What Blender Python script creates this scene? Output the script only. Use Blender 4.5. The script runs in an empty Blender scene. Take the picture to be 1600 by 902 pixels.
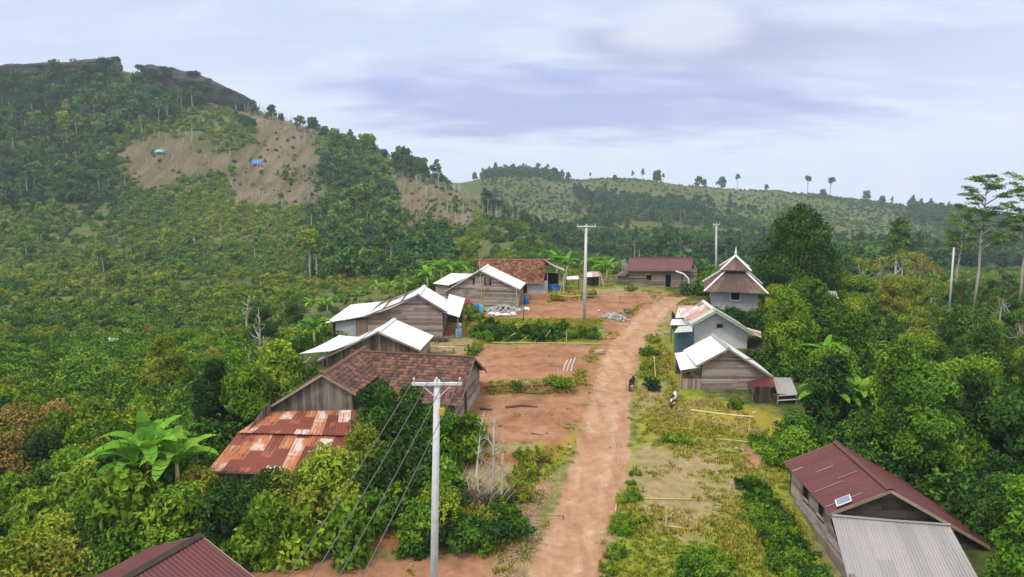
import bpy, math, random
import numpy as np
from mathutils import Vector
random.seed(7); RNG = np.random.default_rng(11)
R = math.radians
scene = bpy.context.scene
COL = scene.collection

# ------------------------------------------------------------------ camera model (used for laying out the site)
W0, H0, F = 1600.0, 902.0, 1150.0
PITCH = math.atan((451 - 250) / F)
CAMZ = 21.4
SLOPE = 0.0602                                   # the village ridge climbs gently away from the viewer
cp, sp = math.cos(PITCH), math.sin(PITCH)

def ray(px, py):
    u = (np.asarray(px, float) - 800) / F; v = (451 - np.asarray(py, float)) / F
    return u, cp + v * sp, -sp + v * cp
def at(px, py, Y):
    dx, dy, dz = ray(px, py); t = Y / dy
    return Vector((float(dx * t), float(Y), float(CAMZ + dz * t)))
def on_plane(px, py, P0, N):
    dx, dy, dz = ray(px, py); d = Vector((float(dx), float(dy), float(dz)))
    c = Vector((0, 0, CAMZ)); t = (P0 - c).dot(N) / d.dot(N)
    return c + d * t
def gp(px, py, h=0.0):
    dx, dy, dz = ray(px, py); t = (CAMZ - h) / (SLOPE * dy - dz)
    return np.stack([dx * t, dy * t], -1)
def pix(x, y, z):
    y = np.maximum(y, 0.5); zz = z - CAMZ
    f = y * cp - zz * sp; up = y * sp + zz * cp
    f = np.maximum(f, 0.3)
    return 800 + F * x / f, 451 - F * up / f

# ------------------------------------------------------------------ noise
def _hash(i, j, s):
    n = (i.astype(np.int64) * 374761393 + j.astype(np.int64) * 668265263 + s * 974634777) & 0x7fffffff
    n = ((n ^ (n >> 13)) * 1274126177) & 0x7fffffff
    return ((n ^ (n >> 16)) & 0xffff) / 65535.0
def vnoise(x, y, s=0):
    x = np.asarray(x, float); y = np.asarray(y, float)
    i = np.floor(x); j = np.floor(y); a = x - i; b = y - j
    a = a * a * (3 - 2 * a); b = b * b * (3 - 2 * b)
    return (_hash(i, j, s) * (1 - a) * (1 - b) + _hash(i + 1, j, s) * a * (1 - b)
            + _hash(i, j + 1, s) * (1 - a) * b + _hash(i + 1, j + 1, s) * a * b)
def fbm(x, y, s=0, o=4):
    t = 0; amp = .5; f = 1.0
    for k in range(o):
        t = t + amp * (vnoise(x * f, y * f, s + k) - .5) * 2; amp *= .5; f *= 2.03
    return t
def sst(a, b, x):
    t = np.clip((x - a) / (b - a), 0, 1); return t * t * (3 - 2 * t)

# ------------------------------------------------------------------ terrain
TPX = np.array([-700, -300, 0, 200, 400, 500, 600, 700, 800, 900, 1000, 1100, 1200, 1300, 1400, 1500, 1600, 1900, 2300.])
TY = np.array([50, 70, 95, 130, 200, 280, 380, 480, 560, 700, 850, 1000, 1400.])
TP = np.array([
 # 50   70   95   130  200  280  380  480  560  700  850  1000 1400
 [720, 620, 560, 510, 450, 390, 290, 170, 175, 215, 240, 246, 248],   # -700
 [715, 615, 556, 505, 446, 388, 278, 122, 145, 215, 240, 246, 248],   # -300
 [710, 612, 552, 500, 446, 395, 275, 120, 140, 215, 240, 246, 248],   # 0
 [705, 610, 550, 498, 448, 398, 272, 119, 138, 215, 240, 246, 248],   # 200
 [700, 605, 545, 495, 448, 400, 292, 172, 185, 225, 240, 246, 248],   # 400
 [695, 600, 535, 490, 446, 398, 300, 206, 212, 235, 245, 248, 250],   # 500
 [690, 590, 520, 480, 440, 388, 306, 247, 255, 258, 258, 260, 262],   # 600
 [680, 580, 500, 470, 424, 362, 297, 310, 330, 318, 288, 292, 300],   # 700
 [670, 545, 470, 455, 400, 350, 362, 372, 362, 324, 272, 284, 300],   # 800
 [670, 540, 455, 452, 408, 400, 392, 376, 362, 325, 284, 292, 300],   # 900
 [670, 540, 440, 462, 440, 416, 394, 376, 360, 326, 284, 290, 300],   # 1000
 [670, 540, 445, 468, 445, 420, 396, 378, 360, 330, 297, 301, 306],   # 1100
 [680, 548, 460, 468, 446, 422, 398, 382, 362, 330, 299, 303, 306],   # 1200
 [690, 560, 490, 468, 446, 422, 400, 386, 368, 338, 312, 314, 315],   # 1300
 [705, 590, 510, 476, 448, 424, 404, 390, 374, 348, 324, 325, 325],   # 1400
 [715, 605, 520, 484, 450, 426, 408, 394, 380, 356, 338, 338, 336],   # 1500
 [720, 612, 530, 490, 452, 428, 410, 398, 386, 364, 347, 345, 342],   # 1600
 [725, 620, 540, 500, 455, 430, 412, 400, 390, 370, 352, 350, 346],   # 1900
 [730, 625, 545, 505, 458, 432, 414, 402, 392, 372, 354, 352, 348],   # 2300
], float)
_v = (451 - TP) / F
TZ = CAMZ + TY[None, :] * ((-sp + _v * cp) / (cp + _v * sp))
def _cr(p0, p1, p2, p3, t):
    return p1 + .5 * t * (p2 - p0 + t * (2 * p0 - 5 * p1 + 4 * p2 - p3 + t * (3 * (p1 - p2) + p3 - p0)))
def table(px, Y):
    ci = np.interp(px, TPX, np.arange(len(TPX))); ri = np.interp(Y, TY, np.arange(len(TY)))
    i = np.clip(np.floor(ci).astype(int), 0, len(TPX) - 2); j = np.clip(np.floor(ri).astype(int), 0, len(TY) - 2)
    a = ci - i; b = ri - j
    cl = lambda k, n: np.clip(k, 0, n - 1)
    rows = []
    for di in (-1, 0, 1, 2):
        ii = cl(i + di, len(TPX))
        rows.append(_cr(TZ[ii, cl(j - 1, len(TY))], TZ[ii, j], TZ[ii, cl(j + 1, len(TY))], TZ[ii, cl(j + 2, len(TY))], b))
    return _cr(*rows, a)
STEPS = [float(gp(800, p)[1]) for p in (850, 722, 612, 522, 466)]         # terrace banks of the yards beside the road
def road_center(y):
    ys = np.array([gp(0, p)[1] for p in (960, 902, 800, 700, 600, 545, 500, 463)]); 
    xs = np.array([gp(px, p)[0] for px, p in ((857, 960), (870, 902), (903, 800), (933, 700), (955, 600), (972, 545), (1008, 500), (1053, 463))])
    return np.interp(y, ys, xs)
def xleft(y): return np.interp(y, [0, 40, 68, 80, 92, 100], [-19, -19, -18.5, -14, -10, -8])
def xright(y): return np.interp(y, [0, 45, 60, 80, 100], [25, 25, 24, 27, 27])
def G(x, y):
    x = np.asarray(x, float); y = np.asarray(y, float)
    yy = np.maximum(y, 4.0)
    z = SLOPE * y
    st = np.zeros_like(z); prev = 22.0
    lev = np.full_like(z, SLOPE * 26)
    mids = [26] + [(a + b) / 2 for a, b in zip(STEPS[:-1], STEPS[1:])] + [STEPS[-1] + 6]
    for k, s in enumerate(STEPS):
        lev = lev + (SLOPE * mids[k + 1] - SLOPE * mids[k]) * sst(s - .5, s + .5, y + .5 * fbm(x * .3, y * .3, 5, 2))
    rc = road_center(y)
    tw = (1 - sst(rc - 3.6, rc - 2.2, x)) * sst(24, 30, y) * (1 - sst(92, 98, y)) * .75
    z = z * (1 - tw) + (lev + .25) * tw
    rw = np.interp(y, [0, 30, 60, 95], [1, 1, .9, .8]); ex = (1 - sst(95, 105, y)); wob = .25 * fbm(y * .25, y * 0 + 2, 8, 2)
    z = z - (.13 * np.exp(-((x - rc) / 1.9) ** 2) + .07 * np.exp(-((np.abs(x - rc - wob) - .85 * rw) / .32) ** 2) * (.6 + fbm(x * .4, y * .4, 14, 2))) * ex
    z = z - 4.2 * sst(0, 13, xleft(y) - x) - 5.0 * sst(0, 14, x - xright(y))
    z = z + .06 * fbm(x * .5, y * .5, 3, 3) * (1 - .6 * np.exp(-((x - rc) / 2.2) ** 2))
    T = table(800 + F * x / yy, yy) + (sst(80, 220, y) * (1.2 + 3.2 * sst(250, 420, y))) * fbm(x * .018, y * .018, 9, 4)
    inside = (1 - sst(-2, 10, xleft(y) - x)) * (1 - sst(-2, 10, x - xright(y)))
    wfar = sst(50, 85, y) * (1 - inside) + sst(93, 116, y) * inside
    return z * (1 - wfar) + T * wfar
def G1(x, y): return float(G(np.array([x]), np.array([y]))[0])
def hits(pxs, pys):
    pxs = np.asarray(pxs, float); pys = np.asarray(pys, float)
    dx, dy, dz = ray(pxs, pys)
    ts = np.geomspace(14, 1500, 520); out = np.full((len(pxs), 3), np.nan); done = np.zeros(len(pxs), bool); prev = ts[0]
    lo = np.zeros(len(pxs)); hi = np.zeros(len(pxs))
    for t in ts[1:]:
        k = ~done
        if not k.any(): break
        below = (CAMZ + dz[k] * t) < G(dx[k] * t, dy[k] * t)
        idx = np.where(k)[0][below]; lo[idx] = prev; hi[idx] = t; done[idx] = True; prev = t
    for _ in range(14):
        m = (lo + hi) / 2; b = (CAMZ + dz * m) < G(dx * m, np.maximum(dy * m, .1))
        hi = np.where(b, m, hi); lo = np.where(b, lo, m)
    out = np.stack([dx * hi, dy * hi, CAMZ + dz * hi], -1); out[~done] = np.nan
    return out
def hit(px, py): return Vector(hits([px], [py])[0])

def poly_sd(x, y, P):
    """signed distance to a polygon (positive inside)"""
    P = np.asarray(P, float); d = np.full(x.shape, 1e9); ins = np.zeros(x.shape, bool)
    for k in range(len(P)):
        a = P[k]; b = P[(k + 1) % len(P)]; e = b - a
        t = np.clip(((x - a[0]) * e[0] + (y - a[1]) * e[1]) / (e @ e + 1e-12), 0, 1)
        d = np.minimum(d, (x - a[0] - t * e[0]) ** 2 + (y - a[1] - t * e[1]) ** 2)
        c = ((a[1] > y) != (b[1] > y)) & (x < (b[0] - a[0]) * (y - a[1]) / (b[1] - a[1] + 1e-12) + a[0])
        ins ^= c
    return np.where(ins, 1, -1) * np.sqrt(d)

# ------------------------------------------------------------------ objects
def tag(o, label=None, cat=None, group=None, kind=None):
    if label: o['label'] = label
    if cat: o['category'] = cat
    if group: o['group'] = group
    if kind: o['kind'] = kind
    return o
def empty(name, loc, label, cat, group=None):
    o = bpy.data.objects.new(name, None); COL.objects.link(o); o.location = loc; o.empty_display_size = .3
    return tag(o, label, cat, group)
def raw_mesh(name, verts, faces, mat=None, lv=None, uv=None, smooth=False):
    me = bpy.data.meshes.new(name)
    me.from_pydata([tuple(v) for v in verts] if not isinstance(verts, np.ndarray) else verts.tolist(), [], faces if isinstance(faces, list) else faces.tolist())
    if mat: me.materials.append(mat)
    if lv is not None:
        a = me.attributes.new('lv', 'FLOAT', 'FACE'); a.data.foreach_set('value', np.asarray(lv, np.float32))
    if uv is not None:
        l = me.uv_layers.new(name='UVMap'); vi = np.zeros(len(me.loops), np.int32); me.loops.foreach_get('vertex_index', vi)
        l.data.foreach_set('uv', np.asarray(uv, np.float32)[vi].ravel())
    if smooth: me.polygons.foreach_set('use_smooth', np.ones(len(me.polygons), bool))
    me.update()
    return me
def wloc(p):
    v = Vector((0, 0, 0))
    while p is not None: v = v + p.location; p = p.parent
    return v
class MB:
    def __init__(s): s.v = []; s.f = []; s.lv = []; s.uv = []
    def add(s, vs, fs, lv=None, uv=None):
        n = len(s.v); s.v += [tuple(v) for v in vs]; s.f += [tuple(i + n for i in f) for f in fs]
        lv = random.random() if lv is None else lv
        s.lv += [lv] * len(fs); s.uv += (list(uv) if uv is not None else [(0, 0)] * len(vs)); return s
    def hexa(s, b, t, lv=None):
        """bottom quad b, top quad t"""
        return s.add(list(b) + list(t), [(3, 2, 1, 0), (4, 5, 6, 7), (0, 1, 5, 4), (1, 2, 6, 5), (2, 3, 7, 6), (3, 0, 4, 7)], lv)
    def box(s, c, sx, sy, sz, rz=0, lv=None):
        c = Vector(c); X = Vector((math.cos(rz), math.sin(rz), 0)) * sx / 2; Y = Vector((-math.sin(rz), math.cos(rz), 0)) * sy / 2
        b = [c - X - Y, c + X - Y, c + X + Y, c - X + Y]; Z = Vector((0, 0, sz))
        return s.hexa(b, [p + Z for p in b], lv)
    def beam(s, a, b, w=.08, h=None, lv=None):
        a = Vector(a); b = Vector(b); d = (b - a).normalized(); h = h or w
        X = d.cross(Vector((0, 0, 1)));
        if X.length < 1e-3: X = Vector((1, 0, 0))
        X.normalize(); Z = X.cross(d).normalized(); X = X * w / 2; Z = Z * h / 2
        return s.hexa([a - X - Z, a + X - Z, a + X + Z, a - X + Z], [b - X - Z, b + X - Z, b + X + Z, b - X + Z], lv)
    def tube(s, pts, rad, n=6, lv=None, cap=True):
        pts = [Vector(p) for p in pts]; rad = rad if hasattr(rad, '__len__') else [rad] * len(pts)
        vs = []; ref = Vector((.31, .17, .93))
        for i, p in enumerate(pts):
            d = (pts[min(i + 1, len(pts) - 1)] - pts[max(i - 1, 0)]).normalized()
            X = d.cross(ref if abs(d.dot(ref)) < .95 else Vector((1, 0, 0))).normalized(); Y = d.cross(X)
            vs += [p + (X * math.cos(2 * math.pi * k / n) + Y * math.sin(2 * math.pi * k / n)) * rad[i] for k in range(n)]
        fs = [(i * n + k, i * n + (k + 1) % n, (i + 1) * n + (k + 1) % n, (i + 1) * n + k) for i in range(len(pts) - 1) for k in range(n)]
        if cap: fs += [tuple(range(n - 1, -1, -1)), tuple((len(pts) - 1) * n + k for k in range(n))]
        return s.add(vs, fs, lv)
    def blob(s, c, r, n=8, rough=.15, lv=None, seed=0):
        """an irregular rounded lump"""
        rx, ry, rz = r if hasattr(r, '__len__') else (r, r, r); vs = []; rows = max(4, n // 2 + 1); rs = random.Random(seed or random.random())
        for i in range(rows + 1):
            th = math.pi * i / rows
            for k in range(n):
                ph = 2 * math.pi * k / n; q = 1 + rs.uniform(-rough, rough)
                vs.append((c[0] + rx * q * math.sin(th) * math.cos(ph), c[1] + ry * q * math.sin(th) * math.sin(ph), c[2] + rz * q * math.cos(th)))
        fs = [(i * n + k, i * n + (k + 1) % n, (i + 1) * n + (k + 1) % n, (i + 1) * n + k) for i in range(rows) for k in range(n)]
        fs = [f[::-1] for f in fs]
        return s.add(vs, fs, lv)
    def build(s, name, mat, parent=None, smooth=False, label=None, loc=None):
        off = wloc(parent) if parent is not None else (Vector(loc) if loc is not None else Vector((0, 0, 0)))
        v = np.array(s.v, float) - np.array(off)
        o = bpy.data.objects.new(name, raw_mesh(name, v, s.f, mat, s.lv, s.uv, smooth)); COL.objects.link(o)
        if parent is not None: o.parent = parent
        elif loc is not None: o.location = loc
        if label: o['label'] = label
        return o
def copy_tree(o, parent=None):
    c = o.copy(); COL.objects.link(c)
    if parent is not None: c.parent = parent
    for ch in KIDS.get(o.name, []): copy_tree(ch, c)
    return c
KIDS = {}
# ------------------------------------------------------------------ materials
class NT:
    def __init__(s, name):
        s.m = bpy.data.materials.new(name); s.m.use_nodes = True; s.t = s.m.node_tree; s.t.nodes.clear()
        s.out = s.t.nodes.new('ShaderNodeOutputMaterial')
    def n(s, typ, **kw):
        nd = s.t.nodes.new('ShaderNode' + typ)
        for k, v in kw.items(): setattr(nd, k, v)
        return nd
    def set(s, sock, val):
        if val is None: return
        if isinstance(val, bpy.types.NodeSocket): s.t.links.new(val, sock)
        else: sock.default_value = val
    def math(s, op, a, b=0.0, c=None, clamp=False):
        nd = s.n('Math', operation=op, use_clamp=clamp); s.set(nd.inputs[0], a); s.set(nd.inputs[1], b); s.set(nd.inputs[2], c); return nd.outputs[0]
    def mix(s, f, a, b, blend='MIX'):
        nd = s.n('Mix', data_type='RGBA', blend_type=blend)
        s.set(nd.inputs[0], f); s.set(nd.inputs[6], s.c(a)); s.set(nd.inputs[7], s.c(b)); return nd.outputs[2]
    def c(s, v): return (*v, 1.0) if isinstance(v, tuple) and len(v) == 3 else v
    def noise(s, vec, scale, detail=3, rough=.55, dist=0.0):
        nd = s.n('TexNoise'); s.set(nd.inputs['Vector'], vec); nd.inputs['Scale'].default_value = scale; nd.inputs['Detail'].default_value = detail
        nd.inputs['Roughness'].default_value = rough; nd.inputs['Distortion'].default_value = dist; return nd.outputs['Fac']
    def white(s, vec):
        nd = s.n('TexWhiteNoise', noise_dimensions='3D'); s.set(nd.inputs['Vector'], vec); return nd.outputs['Value']
    def ramp(s, f, stops, interp='LINEAR'):
        nd = s.n('ValToRGB'); s.set(nd.inputs[0], f); r = nd.color_ramp; r.interpolation = interp
        while len(r.elements) < len(stops): r.elements.new(.5)
        for e, (p, c) in zip(r.elements, stops): e.position = p; e.color = s.c(c)
        return nd.outputs[0]
    def rng(s, v, a, b, c=0.0, d=1.0):
        nd = s.n('MapRange'); s.set(nd.inputs[0], v); nd.inputs[1].default_value = a; nd.inputs[2].default_value = b; nd.inputs[3].default_value = c; nd.inputs[4].default_value = d; return nd.outputs[0]
    def attr(s, name, typ='GEOMETRY'): nd = s.n('Attribute', attribute_name=name, attribute_type=typ); return nd.outputs['Fac']
    def obj(s): return s.n('TexCoord').outputs['Object']
    def uvm(s): return s.n('TexCoord').outputs['UV']
    def pos(s): return s.n('NewGeometry').outputs['Position']
    def map(s, vec, scale=(1, 1, 1), loc=(0, 0, 0)):
        nd = s.n('Mapping'); s.set(nd.inputs[0], vec); nd.inputs[1].default_value = loc; nd.inputs[3].default_value = scale; return nd.outputs[0]
    def snap(s, vec, inc):
        nd = s.n('VectorMath', operation='SNAP'); s.set(nd.inputs[0], vec); nd.inputs[1].default_value = inc; return nd.outputs[0]
    def bump(s, h, strength=.4, dist=.05):
        nd = s.n('Bump'); nd.inputs['Strength'].default_value = strength; nd.inputs['Distance'].default_value = dist; s.set(nd.inputs['Height'], h); return nd.outputs[0]
    def done(s, col, rough=.8, normal=None, metal=0.0, spec=.3, trans=None):
        b = s.n('BsdfPrincipled'); s.set(b.inputs['Base Color'], s.c(col)); s.set(b.inputs['Roughness'], rough); s.set(b.inputs['Metallic'], metal)
        s.set(b.inputs['Specular IOR Level'], spec)
        if normal is not None: s.t.links.new(normal, b.inputs['Normal'])
        sh = b.outputs[0]
        if trans:
            tr = s.n('BsdfTranslucent'); s.set(tr.inputs[0], s.c(col)); mx = s.n('MixShader'); mx.inputs[0].default_value = trans
            s.t.links.new(sh, mx.inputs[1]); s.t.links.new(tr.outputs[0], mx.inputs[2]); sh = mx.outputs[0]
        s.t.links.new(sh, s.out.inputs[0]); return s.m

def wood(name, dark, mid, light, grain=(1, 1, 12)):
    t = NT(name); p = t.pos(); lv = t.attr('lv')
    g = t.noise(t.map(p, grain), 2.2, 5, .65); blot = t.noise(p, .9, 3)
    f = t.math('ADD', t.math('MULTIPLY', lv, .55), t.math('MULTIPLY', g, .75)); f = t.math('SUBTRACT', f, .22)
    col = t.ramp(f, [(0, dark), (.45, mid), (1, light)])
    col = t.mix(t.rng(blot, .5, .75, 0, .55), col, dark)
    return t.done(col, .9, t.bump(g, .5, .02), spec=.1)
M = {}
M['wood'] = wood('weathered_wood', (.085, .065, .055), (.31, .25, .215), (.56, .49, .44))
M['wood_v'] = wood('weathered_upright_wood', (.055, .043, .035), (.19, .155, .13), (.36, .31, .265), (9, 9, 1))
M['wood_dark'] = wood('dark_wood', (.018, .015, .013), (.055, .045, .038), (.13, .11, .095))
M['wood_tan'] = wood('tan_wood', (.16, .12, .085), (.33, .26, .19), (.50, .42, .33), (9, 9, 1))
M['bamboo'] = wood('bamboo', (.36, .28, .10), (.60, .50, .22), (.74, .66, .40), (6, 6, 1))
M['bark'] = wood('bark', (.05, .04, .03), (.13, .105, .08), (.24, .2, .16), (8, 8, 1))
M['bark_pale'] = wood('pale_bark', (.22, .2, .16), (.42, .39, .33), (.62, .58, .5), (8, 8, 1))

def sheetmat(name, base, alt, patches, rough=.5, sw=.8, sl=1.8, streak=.35, dirt=(.3, .24, .2), metal=0.0, dark_gap=True, spec=.3):
    """corrugated sheets: each sheet its own tone, streaks down the slope, joints between the sheets"""
    t = NT(name); uv = t.uvm(); lv = t.attr('lv')
    sp_ = t.n('SeparateXYZ'); t.set(sp_.inputs[0], uv); cb = t.n('CombineXYZ'); colr = t.white(t.snap(t.map(uv, (1, 0, 0)), (sw, 1, 1))); t.set(cb.inputs[0], sp_.outputs[0]); t.set(cb.inputs[1], t.math('ADD', sp_.outputs[1], t.math('MULTIPLY', colr, sl * .8))); uv = cb.outputs[0]
    cell = t.white(t.snap(uv, (sw, sl, 1))); cell2 = t.white(t.map(t.snap(uv, (sw, sl, 1)), loc=(7.3, 3.1, 0)))
    st = t.noise(t.map(uv, (5.5, .5, 1)), 1.0, 5, .7); bl = t.noise(uv, .8, 4, .6)
    col = t.mix(cell, base, alt)
    for thr, wid, c in patches:                                       # sheets or patches that have gone another colour
        f = t.math('ADD', t.math('MULTIPLY', cell2, .42), t.math('ADD', t.math('MULTIPLY', st, .55), t.math('MULTIPLY', bl, .35)))
        col = t.mix(t.rng(f, thr, thr + wid), col, c)
    col = t.mix(t.rng(st, .45, .8, 0, streak), col, dirt)
    return t.done(col, rough, t.bump(st, .15, .01), metal, spec)
M['white_roof'] = sheetmat('white_metal_roof', (.69, .70, .73), (.56, .575, .61), [(.93, .06, (.50, .42, .38))], .45, .9, 2.4, .5, (.50, .49, .50))
M['white_roof_old'] = sheetmat('dull_white_metal_roof', (.68, .69, .72), (.56, .57, .60), [(.82, .08, (.34, .27, .24))], .5, .8, 1.8, .4, (.4, .37, .36))
M['rust_roof'] = sheetmat('rusty_metal_roof', (.20, .048, .032), (.12, .032, .025), [(.66, .10, (.40, .15, .065)), (.80, .05, (.55, .47, .42)), (.87, .04, (.56, .60, .68))], .65, .8, 1.7, .4, (.13, .05, .035))
M['maroon_roof'] = sheetmat('maroon_metal_roof', (.105, .026, .028), (.082, .022, .025), [(.92, .06, (.15, .065, .055))], .5, .8, 2.4, .35, (.17, .07, .06))
M['grey_roof'] = sheetmat('grey_metal_roof', (.34, .325, .325), (.27, .26, .265), [], .55, .8, 5.0, .5, (.19, .18, .18))
M['pink_roof'] = sheetmat('faded_red_metal_roof', (.40, .22, .2), (.46, .38, .36), [(.62, .05, (.26, .1, .08)), (.74, .05, (.62, .6, .6))], .6, .8, 1.8, .3, (.3, .18, .15))
M['brown_roof'] = sheetmat('brown_metal_roof', (.10, .058, .046), (.075, .05, .042), [(.75, .06, (.17, .11, .09))], .6, .8, 1.8, .4, (.06, .06, .05))

def tilemat(name, a, b, c, moss=.35):
    t = NT(name); uv = t.uvm()
    w = t.white(t.snap(uv, (.24, .30, 1))); bl = t.noise(uv, .55, 4, .6); fine = t.noise(uv, 6, 4)
    col = t.ramp(w, [(0, a), (.5, b), (1, c)])
    col = t.mix(t.rng(bl, .48, .72, 0, .75), col, (.05, .036, .03)); col = t.mix(t.rng(fine, .6, .75, 0, moss), col, (.10, .095, .05))
    return t.done(col, .85, spec=.15)
M['tile'] = tilemat('clay_tiles', (.06, .038, .034), (.115, .064, .052), (.22, .11, .08))
M['tile_brown'] = tilemat('old_shingles', (.09, .04, .028), (.2, .085, .05), (.34, .18, .11))

def plain(name, col, rough=.7, var=.25, scale=3, metal=0.0, spec=.3):
    t = NT(name); p = t.pos(); n = t.noise(p, scale, 5, .65)
    d = tuple(max(0, c * (1 - var * 1.6)) for c in col); l = tuple(min(1, c * (1 + var * .5)) for c in col)
    return t.done(t.ramp(n, [(.25, d), (.6, col), (.85, l)]), rough, metal=metal, spec=spec)
M['plaster'] = plain('white_plaster', (.66, .67, .69), .85, .14, 1.2)
M['plaster_grey'] = plain('grey_plaster', (.42, .42, .44), .85, .2, 1.2)
M['green_trim'] = plain('pale_green_paint', (.42, .52, .43), .6, .2)
M['blue_wall'] = plain('blue_painted_wall', (.10, .17, .24), .7, .25)
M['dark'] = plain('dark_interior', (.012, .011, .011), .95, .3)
M['concrete'] = plain('pale_concrete', (.60, .60, .61), .8, .14, 4)
M['cement'] = plain('weathered_cement', (.24, .20, .165), .9, .35, 1.5)
M['steel'] = plain('galvanised_steel', (.62, .63, .65), .45, .12, 6)
M['black'] = plain('black_rubber', (.018, .018, .02), .6, .2)
M['white_paint'] = plain('white_paint', (.78, .78, .77), .4, .08)
M['blue_plastic'] = plain('blue_plastic', (.05, .16, .5), .4, .15)
M['cyan_plastic'] = plain('pale_blue_plastic', (.16, .42, .55), .4, .15)
M['sack'] = plain('white_plastic_sack', (.72, .72, .72), .6, .2, 4)
M['stone'] = plain('grey_stone', (.40, .39, .39), .9, .35, 3)
M['wire'] = plain('aluminium_wire', (.10, .10, .105), .5, .1)
M['yellow'] = plain('yellow_plastic', (.6, .36, .03), .5, .15)
M['panel_glass'] = plain('solar_cells', (.16, .22, .32), .15, .1, 2, 0, .6)
M['pink'] = plain('pink_flowers', (.62, .10, .17), .7, .3, 8)
M['rock'] = plain('dark_cliff_rock', (.07, .07, .068), .95, .5, .25)
M['red_cap'] = plain('red_lamp', (.5, .06, .04), .3, .1)

def leafmat(name, stops, trans=.3, loc_scale=.035, spec=.07):
    """leaves: tone by the plant's tint, by plant, by place and by leaf"""
    t = NT(name); lv = t.attr('lv'); tint = t.attr('tint', 'INSTANCER'); oi = t.n('ObjectInfo')
    f = t.math('ADD', tint, t.math('MULTIPLY', t.math('SUBTRACT', oi.outputs['Random'], .5), .22))
    f = t.math('ADD', f, t.math('MULTIPLY', t.math('SUBTRACT', lv, .5), .34))
    f = t.math('ADD', f, t.math('MULTIPLY', t.math('SUBTRACT', t.noise(t.pos(), loc_scale, 2), .5), .5))
    col = t.ramp(f, stops)
    hsv = t.n('HueSaturation'); t.set(hsv.inputs['Value'], t.rng(lv, 0, 1, .42, 1.6)); t.set(hsv.inputs['Color'], col)  # random leaf tone, spread wide to put shadow contrast into the colour
    return t.done(hsv.outputs[0], .55, spec=spec, trans=trans)
M['leaf'] = leafmat('leaves', [(0, (.020, .055, .013)), (.25, (.055, .135, .017)), (.5, (.125, .245, .018)), (.75, (.235, .30, .026)), (1, (.28, .19, .055))], .2)
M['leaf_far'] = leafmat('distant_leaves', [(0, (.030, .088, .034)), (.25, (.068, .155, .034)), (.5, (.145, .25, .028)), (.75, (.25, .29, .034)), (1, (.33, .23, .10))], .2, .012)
M['banana'] = leafmat('banana_leaves', [(0, (.07, .20, .02)), (.5, (.15, .36, .03)), (1, (.28, .38, .06))], .4, .03)
M['grass'] = leafmat('grass_blades', [(0, (.07, .15, .018)), (.35, (.17, .23, .026)), (.65, (.34, .30, .04)), (1, (.44, .37, .18))], .4, .08)

def groundmat():
    t = NT('ground_cover'); p = t.pos()
    n1 = t.noise(p, .35, 4, .6); n2 = t.noise(p, 1.7, 5, .65); n3 = t.noise(p, 9, 4, .7); nb = t.noise(p, .06, 3)
    A = {k: t.attr(k) for k in ('road', 'red', 'grass', 'tan', 'yel', 'litter', 'bare', 'meadow', 'track', 'bank')}
    def soft(a, w=.28): return t.rng(t.math('ADD', a, t.math('MULTIPLY', t.math('SUBTRACT', t.math('ADD', t.math('MULTIPLY', n2, .6), t.math('MULTIPLY', n3, .4)), .5), 1.1)), .5 - w, .5 + w)
    col = t.ramp(n2, [(.3, (.035, .045, .016)), (.5, (.06, .085, .022)), (.7, (.12, .12, .045))])
    col = t.mix(soft(A['meadow']), col, t.ramp(n1, [(.3, (.045, .075, .024)), (.5, (.095, .12, .034)), (.68, (.17, .14, .07))]))
    col = t.mix(soft(A['bare']), col, t.ramp(t.math('ADD', t.math('MULTIPLY', t.noise(t.map(p, (1.0, .12, .12)), .22, 5, .65), .75), t.math('MULTIPLY', n2, .25)), [(.3, (.05, .06, .025)), (.43, (.10, .09, .05)), (.55, (.16, .125, .08)), (.7, (.23, .18, .125))]))
    col = t.mix(soft(A['grass']), col, t.ramp(n2, [(.25, (.085, .145, .018)), (.5, (.19, .225, .03)), (.75, (.28, .245, .07))]))
    col = t.mix(soft(A['tan']), col, t.ramp(n2, [(.25, (.15, .13, .052)), (.5, (.25, .198, .10)), (.75, (.34, .265, .155))]))
    col = t.mix(soft(A['yel']), col, t.ramp(n2, [(.25, (.13, .15, .018)), (.5, (.25, .215, .028)), (.75, (.29, .235, .07))]))
    col = t.mix(soft(A['red']), col, t.ramp(t.math('ADD', t.math('MULTIPLY', n1, .55), t.math('MULTIPLY', n2, .45)), [(.3, (.15, .075, .042)), (.5, (.29, .148, .085)), (.7, (.40, .24, .155))]))
    lit = t.ramp(n3, [(.35, (.14, .085, .05)), (.5, (.29, .18, .105)), (.65, (.40, .28, .18))])
    col = t.mix(soft(A['litter']), col, lit)
    rd = t.ramp(t.math('ADD', t.math('MULTIPLY', n1, .5), t.math('MULTIPLY', n2, .5)), [(.3, (.24, .13, .072)), (.5, (.345, .205, .125)), (.7, (.45, .30, .20))])
    rd = t.mix(t.math('MULTIPLY', A['track'], t.rng(n1, .3, .6)), rd, t.ramp(n2, [(.3, (.33, .21, .14)), (.7, (.52, .38, .28))])); rd = t.mix(t.rng(t.noise(t.map(p, (.9, .18, 1)), 1.3, 4), .50, .68, 0, .55), rd, (.235, .12, .07))
    col = t.mix(t.rng(t.math('ADD', A['road'], t.math('MULTIPLY', t.math('SUBTRACT', n2, .5), .6)), .3, .7), col, rd)
    col = t.mix(t.math('MULTIPLY', A['bank'], t.rng(n2, .3, .5)), col, t.ramp(n3, [(.3, (.15, .055, .025)), (.6, (.30, .125, .06)), (.75, (.14, .16, .03))]))
    h = t.math('ADD', t.math('MULTIPLY', n2, .5), t.math('MULTIPLY', n3, .5))
    return t.done(col, .95, t.bump(h, .55, .12), spec=.08)
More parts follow.
